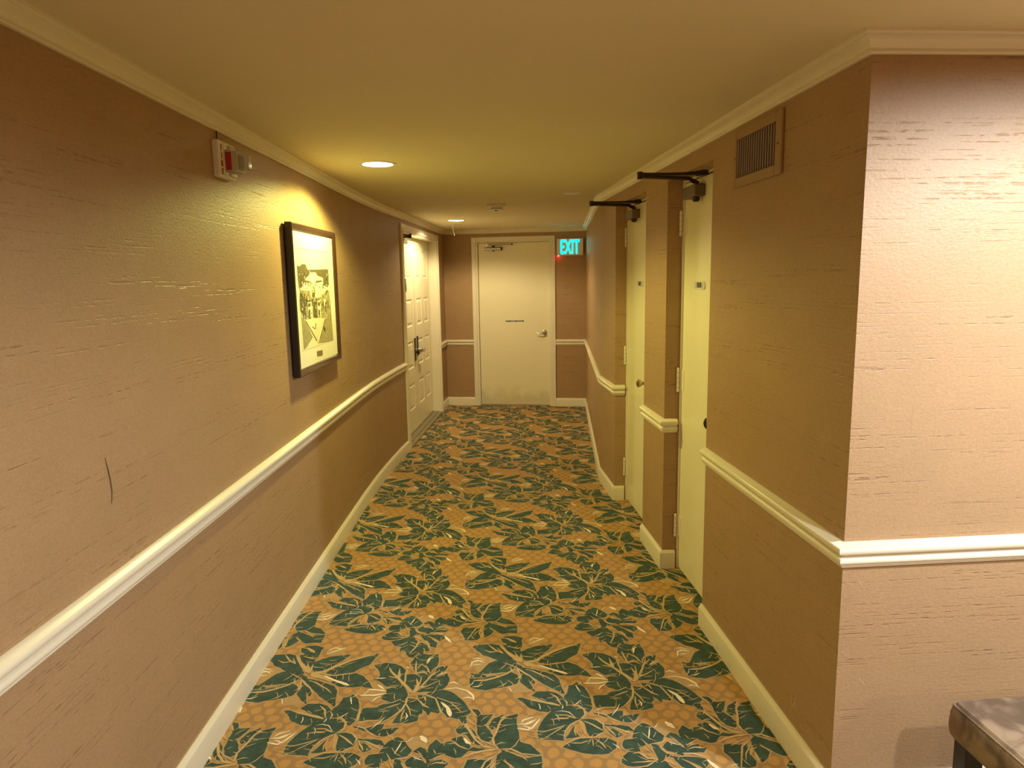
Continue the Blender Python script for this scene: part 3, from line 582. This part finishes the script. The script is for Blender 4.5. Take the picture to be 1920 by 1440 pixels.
# moulded inner bead of the casing
box(bm, .040, .052, .010, .021, 0, 2.06); box(bm, LL-.052, LL-.040, .010, .021, 0, 2.06); box(bm, .052, LL-.052, .010, .021, 2.048, 2.060)
fix(bm); finish('door_casing', bm, M_trim, dd, bevel=.0025)
bm = bmesh.new()
box(bm, .055, .075, -.145, .004, 0, 2.045); box(bm, LL-.075, LL-.055, -.145, .004, 0, 2.045); box(bm, .075, LL-.075, -.145, .004, 2.028, 2.045)
fix(bm); finish('door_jamb', bm, M_trim, dd, bevel=.002)
bm = bmesh.new(); box(bm, .075, LL-.075, -.14, .012, 0, .016); box(bm, .075, LL-.075, -.10, -.03, .016, .024)
fix(bm); finish('threshold', bm, M_dull_metal, dd, bevel=.002)
SPLIT = LL - .985
def panel_leaf(x0, x1, name='door_leaf'):
    bm = bmesh.new()
    yb, yf = -.140, -.095
    rows = [(.263, .536), (.690, .971), (1.121, 1.402), (1.607, 1.925)]
    w = x1 - x0; c0 = (x0+.12, x0+w/2-.065); c1 = (x0+w/2+.065, x1-.12)
    xs = [x0, c0[0], c0[1], c1[0], c1[1], x1]
    zs = [.030] + [z for r in rows for z in r] + [2.026]
    for i in range(5):
        for j in range(len(zs)-1):
            xa, xb, za, zb = xs[i], xs[i+1], zs[j], zs[j+1]
            pan = i in (1, 3) and j % 2 == 1
            if not pan:
                bm.faces.new([bm.verts.new(p) for p in ((xa, yf, za), (xa, yf, zb), (xb, yf, zb), (xb, yf, za))])
            else:
                # sunk bevel, then raised field
                lv = [(0, 0), (.010, -.010), (.020, -.010), (.042, -.001)]
                rings = [[(xa+a, yf+b, za+a), (xb-a, yf+b, za+a), (xb-a, yf+b, zb-a), (xa+a, yf+b, zb-a)] for a, b in lv]
                vr = [[bm.verts.new(p) for p in r] for r in rings]
                for r0, r1 in zip(vr, vr[1:]):
                    for k in range(4): bm.faces.new((r0[k], r0[(k+1) % 4], r1[(k+1) % 4], r1[k]))
                bm.faces.new(vr[-1])
    bmesh.ops.remove_doubles(bm, verts=bm.verts, dist=1e-5)
    e = [(x0, .030), (x1, .030), (x1, 2.026), (x0, 2.026)]
    f = [bm.verts.new((x, yf, z)) for x, z in e]; b = [bm.verts.new((x, yb, z)) for x, z in e]
    for k in range(4): bm.faces.new((f[k], f[(k+1) % 4], b[(k+1) % 4], b[k]))
    bm.faces.new(b)
    fix(bm)
    return finish(name, bm, M_door, dd)
leaf_far = panel_leaf(.078, SPLIT-.002)
leaf_near = panel_leaf(SPLIT+.002, LL-.078)
# push plates, latch and lever in the middle
bm = bmesh.new(); box(bm, SPLIT+.020, SPLIT+.085, -.096, -.086, .750, .990); fix(bm)
pl = finish('lock_plate', bm, M_bronze, leaf_near, bevel=.002)
bm = bmesh.new()
box(bm, SPLIT-.105, SPLIT-.045, -.096, -.086, .790, 1.0); fix(bm)
pl2 = finish('lock_plate', bm, M_bronze, leaf_far, bevel=.002)
bm = bmesh.new()
cyl(bm, (SPLIT-.075, -.088, .85), (SPLIT-.075, -.045, .85), .026, n=20)
tube(bm, [(SPLIT-.06, -.045, .85), (SPLIT-.09, -.035, .85), (SPLIT-.14, -.032, .849), (SPLIT-.18, -.034, .847)], [.020, .019, .017, .014])
fix(bm); tag(finish('lever_handle', bm, M_chrome, leaf_far, smooth=True), 'steel lever handle')
bm = bmesh.new()
lathe(bm, [(0, .045), (.014, .045), (.024, .038), (.024, .026), (.012, .016), (.011, 0)], (SPLIT+.05, -.088, .84), (0, 1, 0), 20)
fix(bm); finish('door_knob', bm, M_bronze, leaf_near, smooth=True)
# long vertical pull edges under the plates
bm = bmesh.new(); box(bm, SPLIT-.006, SPLIT+.004, -.094, -.0925, .03, 2.02); fix(bm)
finish('astragal', bm, M_trim, leaf_near)
# closer on the near leaf
bm = bmesh.new()
box(bm, LL-.54, LL-.30, -.095, -.045, 1.945, 1.995); fix(bm)
c2 = finish('door_closer', bm, M_dull_metal, leaf_near, bevel=.008)
bm = bmesh.new()
tube(bm, [(LL-.34, -.065, 2.0), (LL-.42, .004, 2.006)], .008)
tube(bm, [(LL-.42, .004, 2.018), (LL-.24, -.07, 2.022)], .008)
cyl(bm, (LL-.42, .004, 1.990), (LL-.42, .004, 2.034), .016, n=16)
cyl(bm, (LL-.34, -.065, 1.994), (LL-.34, -.065, 2.006), .013, n=14)
fix(bm); finish('closer_arm', bm, M_bronze, c2, smooth=True)
# hanging key hook / peephole tag on the near leaf
bm = bmesh.new()
for z in (1.60, 1.53, 1.49): cyl(bm, (LL-.55, -.096, z), (LL-.55, -.082, z-.004), .012, n=12)
tube(bm, [(LL-.55, -.086, 1.60), (LL-.545, -.082, 1.55), (LL-.555, -.084, 1.49)], .006)
fix(bm); finish('door_hook', bm, M_dull_metal, leaf_near, smooth=True)

# --- closet doors in the alcoves of the right wall: frame x runs from far to near? room lies to the left of RD
def closet(name, s0, s1, number, knob_s, knob_mat, plate_s):
    e = quad_frame(name, R(s0), RD, RO); structure(e)
    w = s1 - s0
    # steel frame around the leaf, set back in the alcove
    bm = bmesh.new()
    box(bm, 0, .012, -.20, -.078, 0, ZS); box(bm, w-.014, w, -.20, -.078, 0, ZS); box(bm, .012, w-.014, -.20, -.084, ZS-.010, ZS)
    fix(bm); fr = finish('door_frame', bm, M_trim, e, bevel=.001)
    bm = bmesh.new(); box(bm, .014, w-.017, -.132, -.088, .010, ZS-.018); fix(bm)
    lf = finish('door_leaf', bm, M_door, e, bevel=.0015)
    for z in (1.856, 1.048, .246):
        bm = bmesh.new()
        cyl(bm, (w-.007, -.069, z-.062), (w-.007, -.069, z+.062), .0075, n=14)
        for q in (-.040, -.013, .013, .040): cyl(bm, (w-.007, -.069, z+q-.001), (w-.007, -.069, z+q+.001), .0082, n=14, mi=1)
        cyl(bm, (w-.007, -.069, z+.062), (w-.007, -.069, z+.067), .0075, .003, n=14)
        box(bm, w-.050, w-.014, -.0885, -.0855, z-.055, z+.055)
        fix(bm); finish('hinge', bm, [M_trim, M_dull_metal], lf)
    # number plate
    bm = bmesh.new(); c = plate_s - s0
    prism(bm, [(c-.058, -.0885), (c-.058, -.083), (c+.058, -.083), (c+.058, -.0885)], 1.527, 1.566)
    lathe(bm, [(0, 0), (.0195, 0), (.0195, .0055), (0, .0055)], (c-.058, -.0885, 1.5465), (0, 1, 0), 20)
    lathe(bm, [(0, 0), (.0195, 0), (.0195, .0055), (0, .0055)], (c+.058, -.0885, 1.5465), (0, 1, 0), 20)
    fix(bm); np_ = tag(finish('number_plate', bm, M_white, lf), 'pale plate with dark numerals')
    text_mesh('numerals', number, .036, M_bronze, np_, (c, -.0825, 1.5465), sx=.95, rotz=math.pi, bold=.0012)
    # closer body, arms elbowed out over the corridor, shoe under the soffit
    o = .355 if s0 < 1.5 else .49
    bm = bmesh.new()
    box(bm, o-.02, o+.165, -.088, -.036, 1.962, 2.018)
    fix(bm)
    cb = finish('door_closer', bm, M_brown_metal, lf, bevel=.006)
    bm = bmesh.new(); lathe(bm, [(0, -.024), (.012, -.024), (.018, -.016), (.018, 0)], (o+.03, -.060, 1.964), (0, 0, 1), 20)
    cyl(bm, (o+.03, -.060, 2.016), (o+.03, -.060, 2.034), .013, n=16)
    fix(bm); finish('closer_spindle', bm, M_bronze, cb, smooth=True)
    ex, ey = o - .05, .232
    bm = bmesh.new()
    tube(bm, [(o+.03, -.060, 2.030), (o+.028, -.040, 2.036), (o+.01, -.020, 2.044), (ex+.012, ey-.04, 2.045), (ex, ey, 2.045)], [.010, .010, .0095, .0085, .0085])
    cyl(bm, (ex, ey, 2.034), (ex, ey, 2.066), .0125, n=16)
    tube(bm, [(ex, ey, 2.057), (ex+.02, ey-.06, 2.057), (ex-.02+.04, .06, 2.058), (ex+.01, -.055, 2.060)], [.0075, .0085, .0085, .0075])
    fix(bm); finish('closer_arm', bm, M_bronze, cb, smooth=True)
    bm = bmesh.new(); box(bm, ex-.012, ex+.032, -.085, -.040, 2.050, ZS-.0005)
    box(bm, ex-.03, ex+.05, -.066, -.050, 2.062, ZS-.0005)
    fix(bm); finish('arm_bracket', bm, M_bronze, fr, bevel=.003)
    # knob
    k = knob_s - s0
    bm = bmesh.new()
    lathe(bm, [(.026, 0), (.026, .004), (.012, .009), (.010, .028), (.021, .036), (.026, .046), (.024, .056), (.014, .062), (0, .063)], (k, -.089, .925), (0, 1, 0), 24)
    fix(bm); tag(finish('door_knob', bm, knob_mat, lf, smooth=True), 'black knob' if knob_mat is M_black else 'small brass knob')
    return e
M_brass = plain('worn_brass', (.50, .40, .22), .3, 1.0, noise=.1)
closet('door_3', N_, D_, '1010', 1.225, M_black, 1.503)
closet('door_4', P_, Q_, '1012', 2.46, M_brass, 2.625)

# back wall of the alcoves is closed by the leaf; side cheeks of the lobby side stay papered

# ------------------------------------------------------------------ marks in the wallpaper
def mark(name, wall, P, pts, width, mat, out):
    # pts = [(s, z)] in the wall's own frame, P(s, o) -> plan point
    bm = bmesh.new(); n = len(pts); a, b = [], []
    for i, (s_, z) in enumerate(pts):
        w = width*(.15 if i in (0, n-1) else 1)/2
        p, q = P(s_ - w, out), P(s_ + w, out)
        a.append(bm.verts.new((p.x, p.y, z))); b.append(bm.verts.new((q.x, q.y, z)))
    for i in range(n-1): bm.faces.new((a[i], b[i], b[i+1], a[i+1]))
    r_ = bmesh.ops.extrude_face_region(bm, geom=list(bm.faces))
    d_ = P(0, 0) - P(0, out)
    for v in [g for g in r_['geom'] if isinstance(g, bmesh.types.BMVert)]: v.co += Vector((d_.x, d_.y, 0))*.9
    fix(bm); return finish(name, bm, mat, wall)
PL = lambda s_, o: V2(-1.066 + o, 1.5 + s_)
mark('wallpaper_tear', wall_left, PL, [(.262, 1.150), (.269, 1.118), (.275, 1.088), (.277, 1.055), (.270, 1.022)], .0042, plain('torn_paper_edge', (.10, .06, .03), .8), .0012)
M_scratch = plain('scratched_paper', (.58, .47, .33), .7)
for k, (u0, v0, u1, v1) in enumerate(((.262, .130, .214, .240), (.222, .160, .240, .206), (.250, .165, .262, .215))):
    mark('scratch', wall_right, R, [(u0, v0), ((u0+u1)/2, (v0+v1)/2), (u1, v1)], .004, M_scratch, .0008)
for k, (u0, v0, u1, v1) in enumerate(((.053, .438, .101, .376), (.042, .730, .065, .696))):
    mark('scratch', wall_lobby, K, [(u0, v0), ((u0+u1)/2, (v0+v1)/2), (u1, v1)], .0022, M_scratch, .0006)

# ------------------------------------------------------------------ things on the walls
# framed picture: x along the left wall reversed so y faces the room
def left_frame(name, y_top):
    e = bpy.data.objects.new(name, None); C.objects.link(e)
    # x = -Y world (towards the camera), y = +X world (into the corridor)
    e.matrix_world = Matrix(((0, 1, 0, -1.066), (-1, 0, 0, y_top), (0, 0, 1, 0), (0, 0, 0, 1)))
    e.empty_display_size = .1
    return e
PW, PH, PZ = .83, .742, 1.134
pf = left_frame('framed_picture', 1.5 + 1.83 + PW)
tag(pf, 'black and walnut framed old aerial photograph of a building, hung on the left wall', 'picture')
FW = .034
bm = bmesh.new()
prof = [(0, .010), (0, .040), (.006, .044), (.014, .043), (.022, .037), (.029, .036), (FW, .030), (FW, .010)]
cor = [(0, PZ), (PW, PZ), (PW, PZ+PH), (0, PZ+PH)]
sgn = [(1, 1), (-1, 1), (-1, -1), (1, -1)]
rings = [[bm.verts.new((cx + sx*a, b, cz + sz*a)) for a, b in prof] for (cx, cz), (sx, sz) in zip(cor, sgn)]
for i in range(4):
    a, b = rings[i], rings[(i+1) % 4]
    for k in range(len(prof)):
        bm.faces.new((a[k], b[k], b[(k+1) % len(prof)], a[(k+1) % len(prof)]))
fix(bm)
for f in bm.faces:
    if all(abs(v.co.x - 0) < .001 or abs(v.co.x - PW) < .001 for v in f.verts) or f.calc_center_median().y < .02: f.material_index = 1
finish('picture_frame', bm, [M_walnut, M_black], pf, smooth=True)
bm = bmesh.new(); box(bm, FW-.004, PW-FW+.004, .008, .0275, PZ+FW-.004, PZ+PH-FW+.004); box(bm, .20, .63, 0.0, .012, PZ+.55, PZ+.60); fix(bm)
M_mat = plain('ivory_mat_board', (.84, .82, .66), .6, noise=.02)
finish('mat_board', bm, M_mat, pf)
M_p = {'l': plain('print_pale', (.74, .72, .48), .5), 'm': plain('print_mid', (.36, .32, .16), .5, noise=.45, scale=60),
       'd': plain('print_dark', (.13, .11, .05), .5, noise=.5, scale=80), 'k': plain('brass_caption', (.22, .17, .08), .4),
       'w': plain('print_line', (.40, .37, .24), .5), 's': plain('print_sky', (.80, .79, .56), .5, noise=.03, scale=6)}
keys = ['s', 'l', 'm', 'd', 'w']
bm = bmesh.new()
x0, x1, z0, z1 = PW-.705, PW-.098, PZ+.121, PZ+.628
box(bm, x0, x1, .0275, .0283, z0, z1)
fix(bm)
bm2 = bmesh.new()
for i, (k, pts) in enumerate(PICTURE):
    y = .0284 + i*.00003
    target = bm2 if k == 'k' else bm
    q = [(PW - x/1000, y if k != 'k' else .0290, PZ + z/1000) for x, z in pts]
    if k != 'k': q = [(min(max(a, x0), x1), b, min(max(c, z0), z1)) for a, b, c in q]
    f = target.faces.new([target.verts.new(p) for p in q]); f.normal_update()
    if f.normal.y < 0: f.normal_flip()
    f.material_index = keys.index(k) if k in keys else 0
# speckle of small trees and windows so the print reads as a detailed photograph
pr = random.Random(9)
for i in range(260):
    x = pr.uniform(.11, .68); z = pr.uniform(.27, .50)
    if z > .45 and x < .6 and x > .32: continue
    w, h = pr.uniform(.002, .007), pr.uniform(.004, .018)
    k = pr.choice('ddml') ; y = .0296 + i*.000002
    q = [(PW-x-w, y, PZ+z), (PW-x+w, y, PZ+z+pr.uniform(-.002, .002)), (PW-x+w*.7, y, PZ+z+h), (PW-x-w*.8, y, PZ+z+h*.9)]
    f = bm.faces.new([bm.verts.new(p) for p in q]); f.normal_update()
    if f.normal.y < 0: f.normal_flip()
    f.material_index = keys.index(k)
finish('photograph_print', bm, [M_p[k] for k in keys], pf)
finish('caption_label', bm2, M_p['k'], pf)

# fire alarm strobe
M_glosswhite = plain('glossy_white_plastic', (.92, .91, .86), .12)
fa = left_frame('fire_alarm_strobe', 1.5 + 1.24)
tag(fa, 'white fire alarm strobe with red lettering, high on the left wall under the crown', 'fire alarm')
bm = bmesh.new(); box(bm, 0, .145, 0, .024, 1.978, 2.108); fix(bm)
bp_ = finish('back_plate', bm, M_white, fa, bevel=.004)
M_red = plain('red_plastic', (.42, .02, .015), .4)
text_mesh('fire_lettering', 'F\nI\nR\nE', .028, M_red, bp_, (.120, .0242, 2.040), rotz=math.pi, bold=.0014)
bm = bmesh.new(); box(bm, .012, .088, .024, .068, 2.004, 2.076)
box(bm, .020, .080, .024, .040, 2.076, 2.096); box(bm, .020, .080, .024, .040, 1.986, 2.004); fix(bm)
M_grey = plain('grey_plastic', (.52, .48, .40), .4)
sb = finish('strobe_housing', bm, M_grey, fa, bevel=.003)
bm = bmesh.new(); box(bm, .0875, .0900, .026, .046, 2.008, 2.072); fix(bm)
finish('red_label', bm, M_red, sb)
M_lens, nt, b = new_mat('strobe_lens')
b.inputs['Base Color'].default_value = (.9, .88, .8, 1); b.inputs['Roughness'].default_value = .08
b.inputs['Transmission Weight'].default_value = .6; b.inputs['IOR'].default_value = 1.45
bm = bmesh.new(); prism(bm, [(.018, .068), (.082, .068), (.070, .100), (.030, .100)], 2.012, 2.068); fix(bm)
finish('strobe_lens', bm, M_lens, sb, bevel=.004)
for a, c in (((.008, .094), (2.079, 2.105)), ((.008, .094), (1.981, 2.001))):
    bm = bmesh.new(); box(bm, a[0], a[1], .024, .030, c[0], c[1])
    fix(bm); finish('reflector', bm, M_glosswhite, bp_, bevel=.002)
bm = bmesh.new(); tube(bm, [(.10, .004, 2.108), (.10, .004, 2.1435)], .0022); fix(bm)
finish('wire', bm, M_black, fa)

# air vent in the right wall
M_vent = plain('vent_painted_tan', (.36, .235, .13), .5, noise=.03)
vt = quad_frame('air_vent', R(.478), RD, RO)
tag(vt, 'tan painted air vent grille with vertical slats, high on the near right wall', 'air vent')
bm = bmesh.new()
vw, vz0, vz1 = .400, 1.920, 2.128
box(bm, 0, .048, 0, .010, vz0, vz1); box(bm, vw-.024, vw, 0, .010, vz0, vz1)
box(bm, .048, vw-.024, 0, .010, vz0, 1.955); box(bm, .048, vw-.024, 0, .010, 2.095, vz1)
fix(bm); finish('vent_frame', bm, M_vent, vt, bevel=.003)
bm = bmesh.new(); box(bm, .046, vw-.022, 0, .0012, 1.953, 2.097); fix(bm); finish('vent_shade_sheet', bm, M_dark, vt)  # near-black sheet paints in the shade of a cavity behind the slats
bm = bmesh.new()
ns = 17
for i in range(ns):
    x = .052 + (vw-.08)*i/(ns-1)
    prism(bm, [(x-.0014, .0012), (x+.0006, .0012), (x+.0022, .0046), (x+.0002, .0050)], 1.955, 2.095)
fix(bm); finish('slats', bm, plain('pale_slat_metal', (.46, .37, .31), .4), vt)
for x, z in ((.024, 2.02), (vw-.012, 2.03)):
    bm = bmesh.new(); cyl(bm, (x, .0095, z), (x, .0115, z), .0035, n=10)
    fix(bm); finish('screw', bm, M_bronze, vt)

# exit sign
es = quad_frame('exit_sign', Fp(1.736), -FT, -FN)
tag(es, 'lit green EXIT sign in pale housing on the far wall, right of the door', 'exit sign')
bm = bmesh.new(); box(bm, 0, .318, 0, .045, 1.858, 2.058); fix(bm)
es_h = finish('sign_housing', bm, M_white, es, bevel=.004)
M_exit = emit('exit_letters', (.0, .82, .72), 1.5)
tm = text_mesh('exit_letters', 'EXIT', .20, M_exit, es_h, (0, 0, 0), rotx=0, bold=.0035, extrude=.002, spacing=1.06)
xs = [v.co.x for v in tm.data.vertices]; ys = [v.co.y for v in tm.data.vertices]
wx, wy = max(xs)-min(xs), max(ys)-min(ys); mx_, my_ = (max(xs)+min(xs))/2, (max(ys)+min(ys))/2
tm.data.transform(Matrix.Translation((.159, .0465, 1.960)) @ Matrix.Rotation(math.pi, 4, 'Z') @ Matrix.Rotation(math.pi/2, 4, 'X') @ Matrix.Diagonal((.225/wx, .165/wy, 1, 1)) @ Matrix.Translation((-mx_, -my_, 0)))
bm = bmesh.new(); ball(bm, (.300, .036, 1.856), .0045); fix(bm)
finish('status_lamp', bm, emit('red_status_lamp', (1, .05, .08), 60), es_h)

# ------------------------------------------------------------------ ceiling things
M_lens_on = {}
def downlight(x, y, power, colr, label, group, r=.090, size=158, cat='ceiling light', tilt=0.0):
    e = empty('recessed_downlight', (x, y, CEIL)); tag(e, label, cat, group)
    bm = bmesh.new(); lathe(bm, [(r-.012, 0), (r-.010, -.004), (r, -.005), (r+.008, -.003), (r+.010, 0)], (0, 0, 0), (0, 0, 1), 40)
    fix(bm); finish('trim_ring', bm, M_white, e, smooth=True)
    bm = bmesh.new(); lathe(bm, [(0, -.003), (r-.02, -.003), (r-.011, -.0015)], (0, 0, 0), (0, 0, 1), 40)
    fix(bm)
    key = tuple(colr)
    if key not in M_lens_on: M_lens_on[key] = emit('lamp_lens', tuple(min(1, c*.5+.5) for c in colr), 9.0)
    finish('lamp_lens', bm, M_lens_on[key], e, smooth=True)
    ld = bpy.data.lights.new('lamp', 'SPOT'); ld.energy = power; ld.color = colr
    ld.spot_size = math.radians(176 if group else size); ld.spot_blend = .32; ld.shadow_soft_size = .035
    lo = bpy.data.objects.new('lamp', ld); C.objects.link(lo); lo.parent = e; lo.location = (0, 0, -.042 if not group else -.016)
    lo.rotation_euler = (math.radians(-tilt), 0, 0)
    return e
downlight(*CORRIDOR_LAMPS[0], 'glowing recessed ceiling light nearest the framed picture', None, tilt=3.0)
downlight(*CORRIDOR_LAMPS[1], 'glowing recessed ceiling light near the double doors at the far end', None)
for a, where in zip(LOBBY_LAMPS, ('in front of the lobby wall, nearest the corridor corner', 'close to the lobby wall above the ottoman',
                                  'behind the camera beside the left wall', 'at the back of the lobby far right')):
    downlight(*a, 'recessed ceiling light ' + where, 'lobby downlights')

sd = empty('smoke_detector', (-.105, 5.833, CEIL))
tag(sd, 'round white smoke detector on the corridor ceiling', 'smoke detector')
bm = bmesh.new(); lathe(bm, [(0, 0), (.076, 0), (.078, -.003), (.078, -.017), (.073, -.020), (.040, -.021), (0, -.021)], (0, 0, 0), (0, 0, 1), 36)
fix(bm); finish('detector_base', bm, M_white, sd, smooth=True)
bm = bmesh.new(); lathe(bm, [(.056, -.021), (.052, -.030), (.040, -.040), (.036, -.041)], (0, 0, 0), (0, 0, 1), 36)
lathe(bm, [(0, -.046), (.050, -.046), (.062, -.0435), (.060, -.0405), (.036, -.041)], (0, 0, 0), (0, 0, 1), 36)
fix(bm); finish('sensor_head', bm, M_white, sd, smooth=True)
bm = bmesh.new(); cyl(bm, (0, 0, -.046), (0, 0, -.050), .014, n=16); fix(bm); finish('sensor_port', bm, M_dark, sd)

pc = empty('pull_cord', (-.630, 7.870, CEIL))
tag(pc, 'short white pull cord hanging from a flat ceiling plate beside the far downlight', 'pull cord')
bm = bmesh.new(); lathe(bm, [(0, 0), (.100, 0), (.100, -.004), (.094, -.007), (0, -.007)], (0, 0, 0), (0, 0, 1), 36); fix(bm)
finish('ceiling_plate', bm, M_trim, pc, smooth=True)
bm = bmesh.new(); tube(bm, [(0, 0, -.006), (.004, 0, -.04), (.012, 0, -.085), (.018, 0, -.105)], .0048); fix(bm)
finish('cord', bm, M_white, pc, smooth=True)
bm = bmesh.new(); ball(bm, (.018, 0, -.113), .0085, sz=1.2); fix(bm); finish('cord_knob', bm, M_white, pc, smooth=True)

bm = bmesh.new(); lathe(bm, [(0, 0), (.066, 0), (.066, -.002), (.060, -.0035), (0, -.0035)], (0, 0, 0), (0, 0, 1), 36); fix(bm)
sc = finish('sprinkler_cover', bm, M_trim, smooth=True); sc.location = (.464, 5.16, CEIL)
tag(sc, 'flat round cover plate on the ceiling near the right crown', 'sprinkler cover')

# ------------------------------------------------------------------ ottoman in the lobby
ot = empty('ottoman', (1.141, 1.70, 0), PD)
tag(ot, 'brown suede ottoman bench on dark wooden legs against the lobby wall', 'ottoman')
M_suede, nt, b = new_mat('brown_suede')
tc = nt.nodes.new('ShaderNodeTexCoord').outputs['Object']
n1 = nt.nodes.new('ShaderNodeTexNoise'); n1.inputs['Scale'].default_value = 9; n1.inputs['Detail'].default_value = 5; n1.inputs['Distortion'].default_value = .8
nt.links.new(tc, n1.inputs['Vector'])
mx = nt.nodes.new('ShaderNodeMix'); mx.data_type = 'RGBA'
mx.inputs[6].default_value = (.115, .078, .048, 1); mx.inputs[7].default_value = (.27, .195, .128, 1)
nt.links.new(ramp(nt, n1.outputs['Fac'], .40, .62), mx.inputs[0]); nt.links.new(mx.outputs[2], b.inputs['Base Color'])
b.inputs['Roughness'].default_value = .85; b.inputs['Sheen Weight'].default_value = .08
b.inputs['Specular IOR Level'].default_value = .2
def cushion(bm, x0, x1, y0, y1, z0, z1, rc=.03):
    """soft box, slightly domed"""
    n = 6; layers = [(z0, -.014), (z0+.012, -.004), (z0+.035, 0), (z1-.035, -.002), (z1-.014, -.007), (z1-.003, -.018)]
    rings = []
    for z, g in layers:
        ring = []
        for cx, cy, a0 in ((x1, y1, 0), (x0, y1, 90), (x0, y0, 180), (x1, y0, 270)):
            sx = 1 if cx == x1 else -1; sy = 1 if cy == y1 else -1
            for k in range(n+1):
                a = math.radians(a0 + 90*k/n)
                ring.append(bm.verts.new((cx - sx*rc + (rc+g)*math.cos(a), cy - sy*rc + (rc+g)*math.sin(a), z)))
        rings.append(ring)
    for a, b_ in zip(rings, rings[1:]):
        m = len(a)
        for k in range(m): bm.faces.new((a[k], a[(k+1) % m], b_[(k+1) % m], b_[k]))
    bm.faces.new(rings[0][::-1])
    c = bm.verts.new(((x0+x1)/2, (y0+y1)/2, z1+.008)); t = rings[-1]
    for k in range(len(t)): bm.faces.new((t[k], t[(k+1) % len(t)], c))
    fix(bm)
OX, OY = .62, .46
bm = bmesh.new(); cushion(bm, 0, OX, -OY, 0, .368, .472)
seat = finish('seat_cushion', bm, M_suede, ot, smooth=True)
bm = bmesh.new()
pts = []
for cx, cy, a0 in ((OX, 0, 0), (0, 0, 90), (0, -OY, 180), (OX, -OY, 270)):
    sx = 1 if cx else -1; sy = 1 if cy == 0 else -1
    for k in range(7):
        a = math.radians(a0 + 15*k); pts.append((cx - sx*.03 + .0205*math.cos(a), cy - sy*.03 + .0205*math.sin(a), .461))
pts.append(pts[0]); tube(bm, pts, .0028, n=8); fix(bm)
finish('piping', bm, M_suede, seat, smooth=True)
M_legwood = plain('ebony_leg', (.014, .010, .009), .35, noise=.2)
for lx, ly in ((.020, -.065), (OX-.070, -.065), (.020, -OY+.02), (OX-.070, -OY+.02)):
    bm = bmesh.new()
    a = [(lx, ly-.0), (lx+.05, ly), (lx+.05, ly+.045), (lx, ly+.045)]
    lo = [bm.verts.new((lx+.0475*(i in (1, 2))+.0025*(i in (0, 3))*1, ly+.045*(i in (2, 3)), 0)) for i in range(4)]
    hi = [bm.verts.new((p[0], p[1], .372)) for p in a]
    bm.faces.new(lo[::-1]); bm.faces.new(hi)
    for i in range(4): bm.faces.new((lo[i], lo[(i+1) % 4], hi[(i+1) % 4], hi[i]))
    fix(bm); finish('leg', bm, M_legwood, ot, bevel=.002)
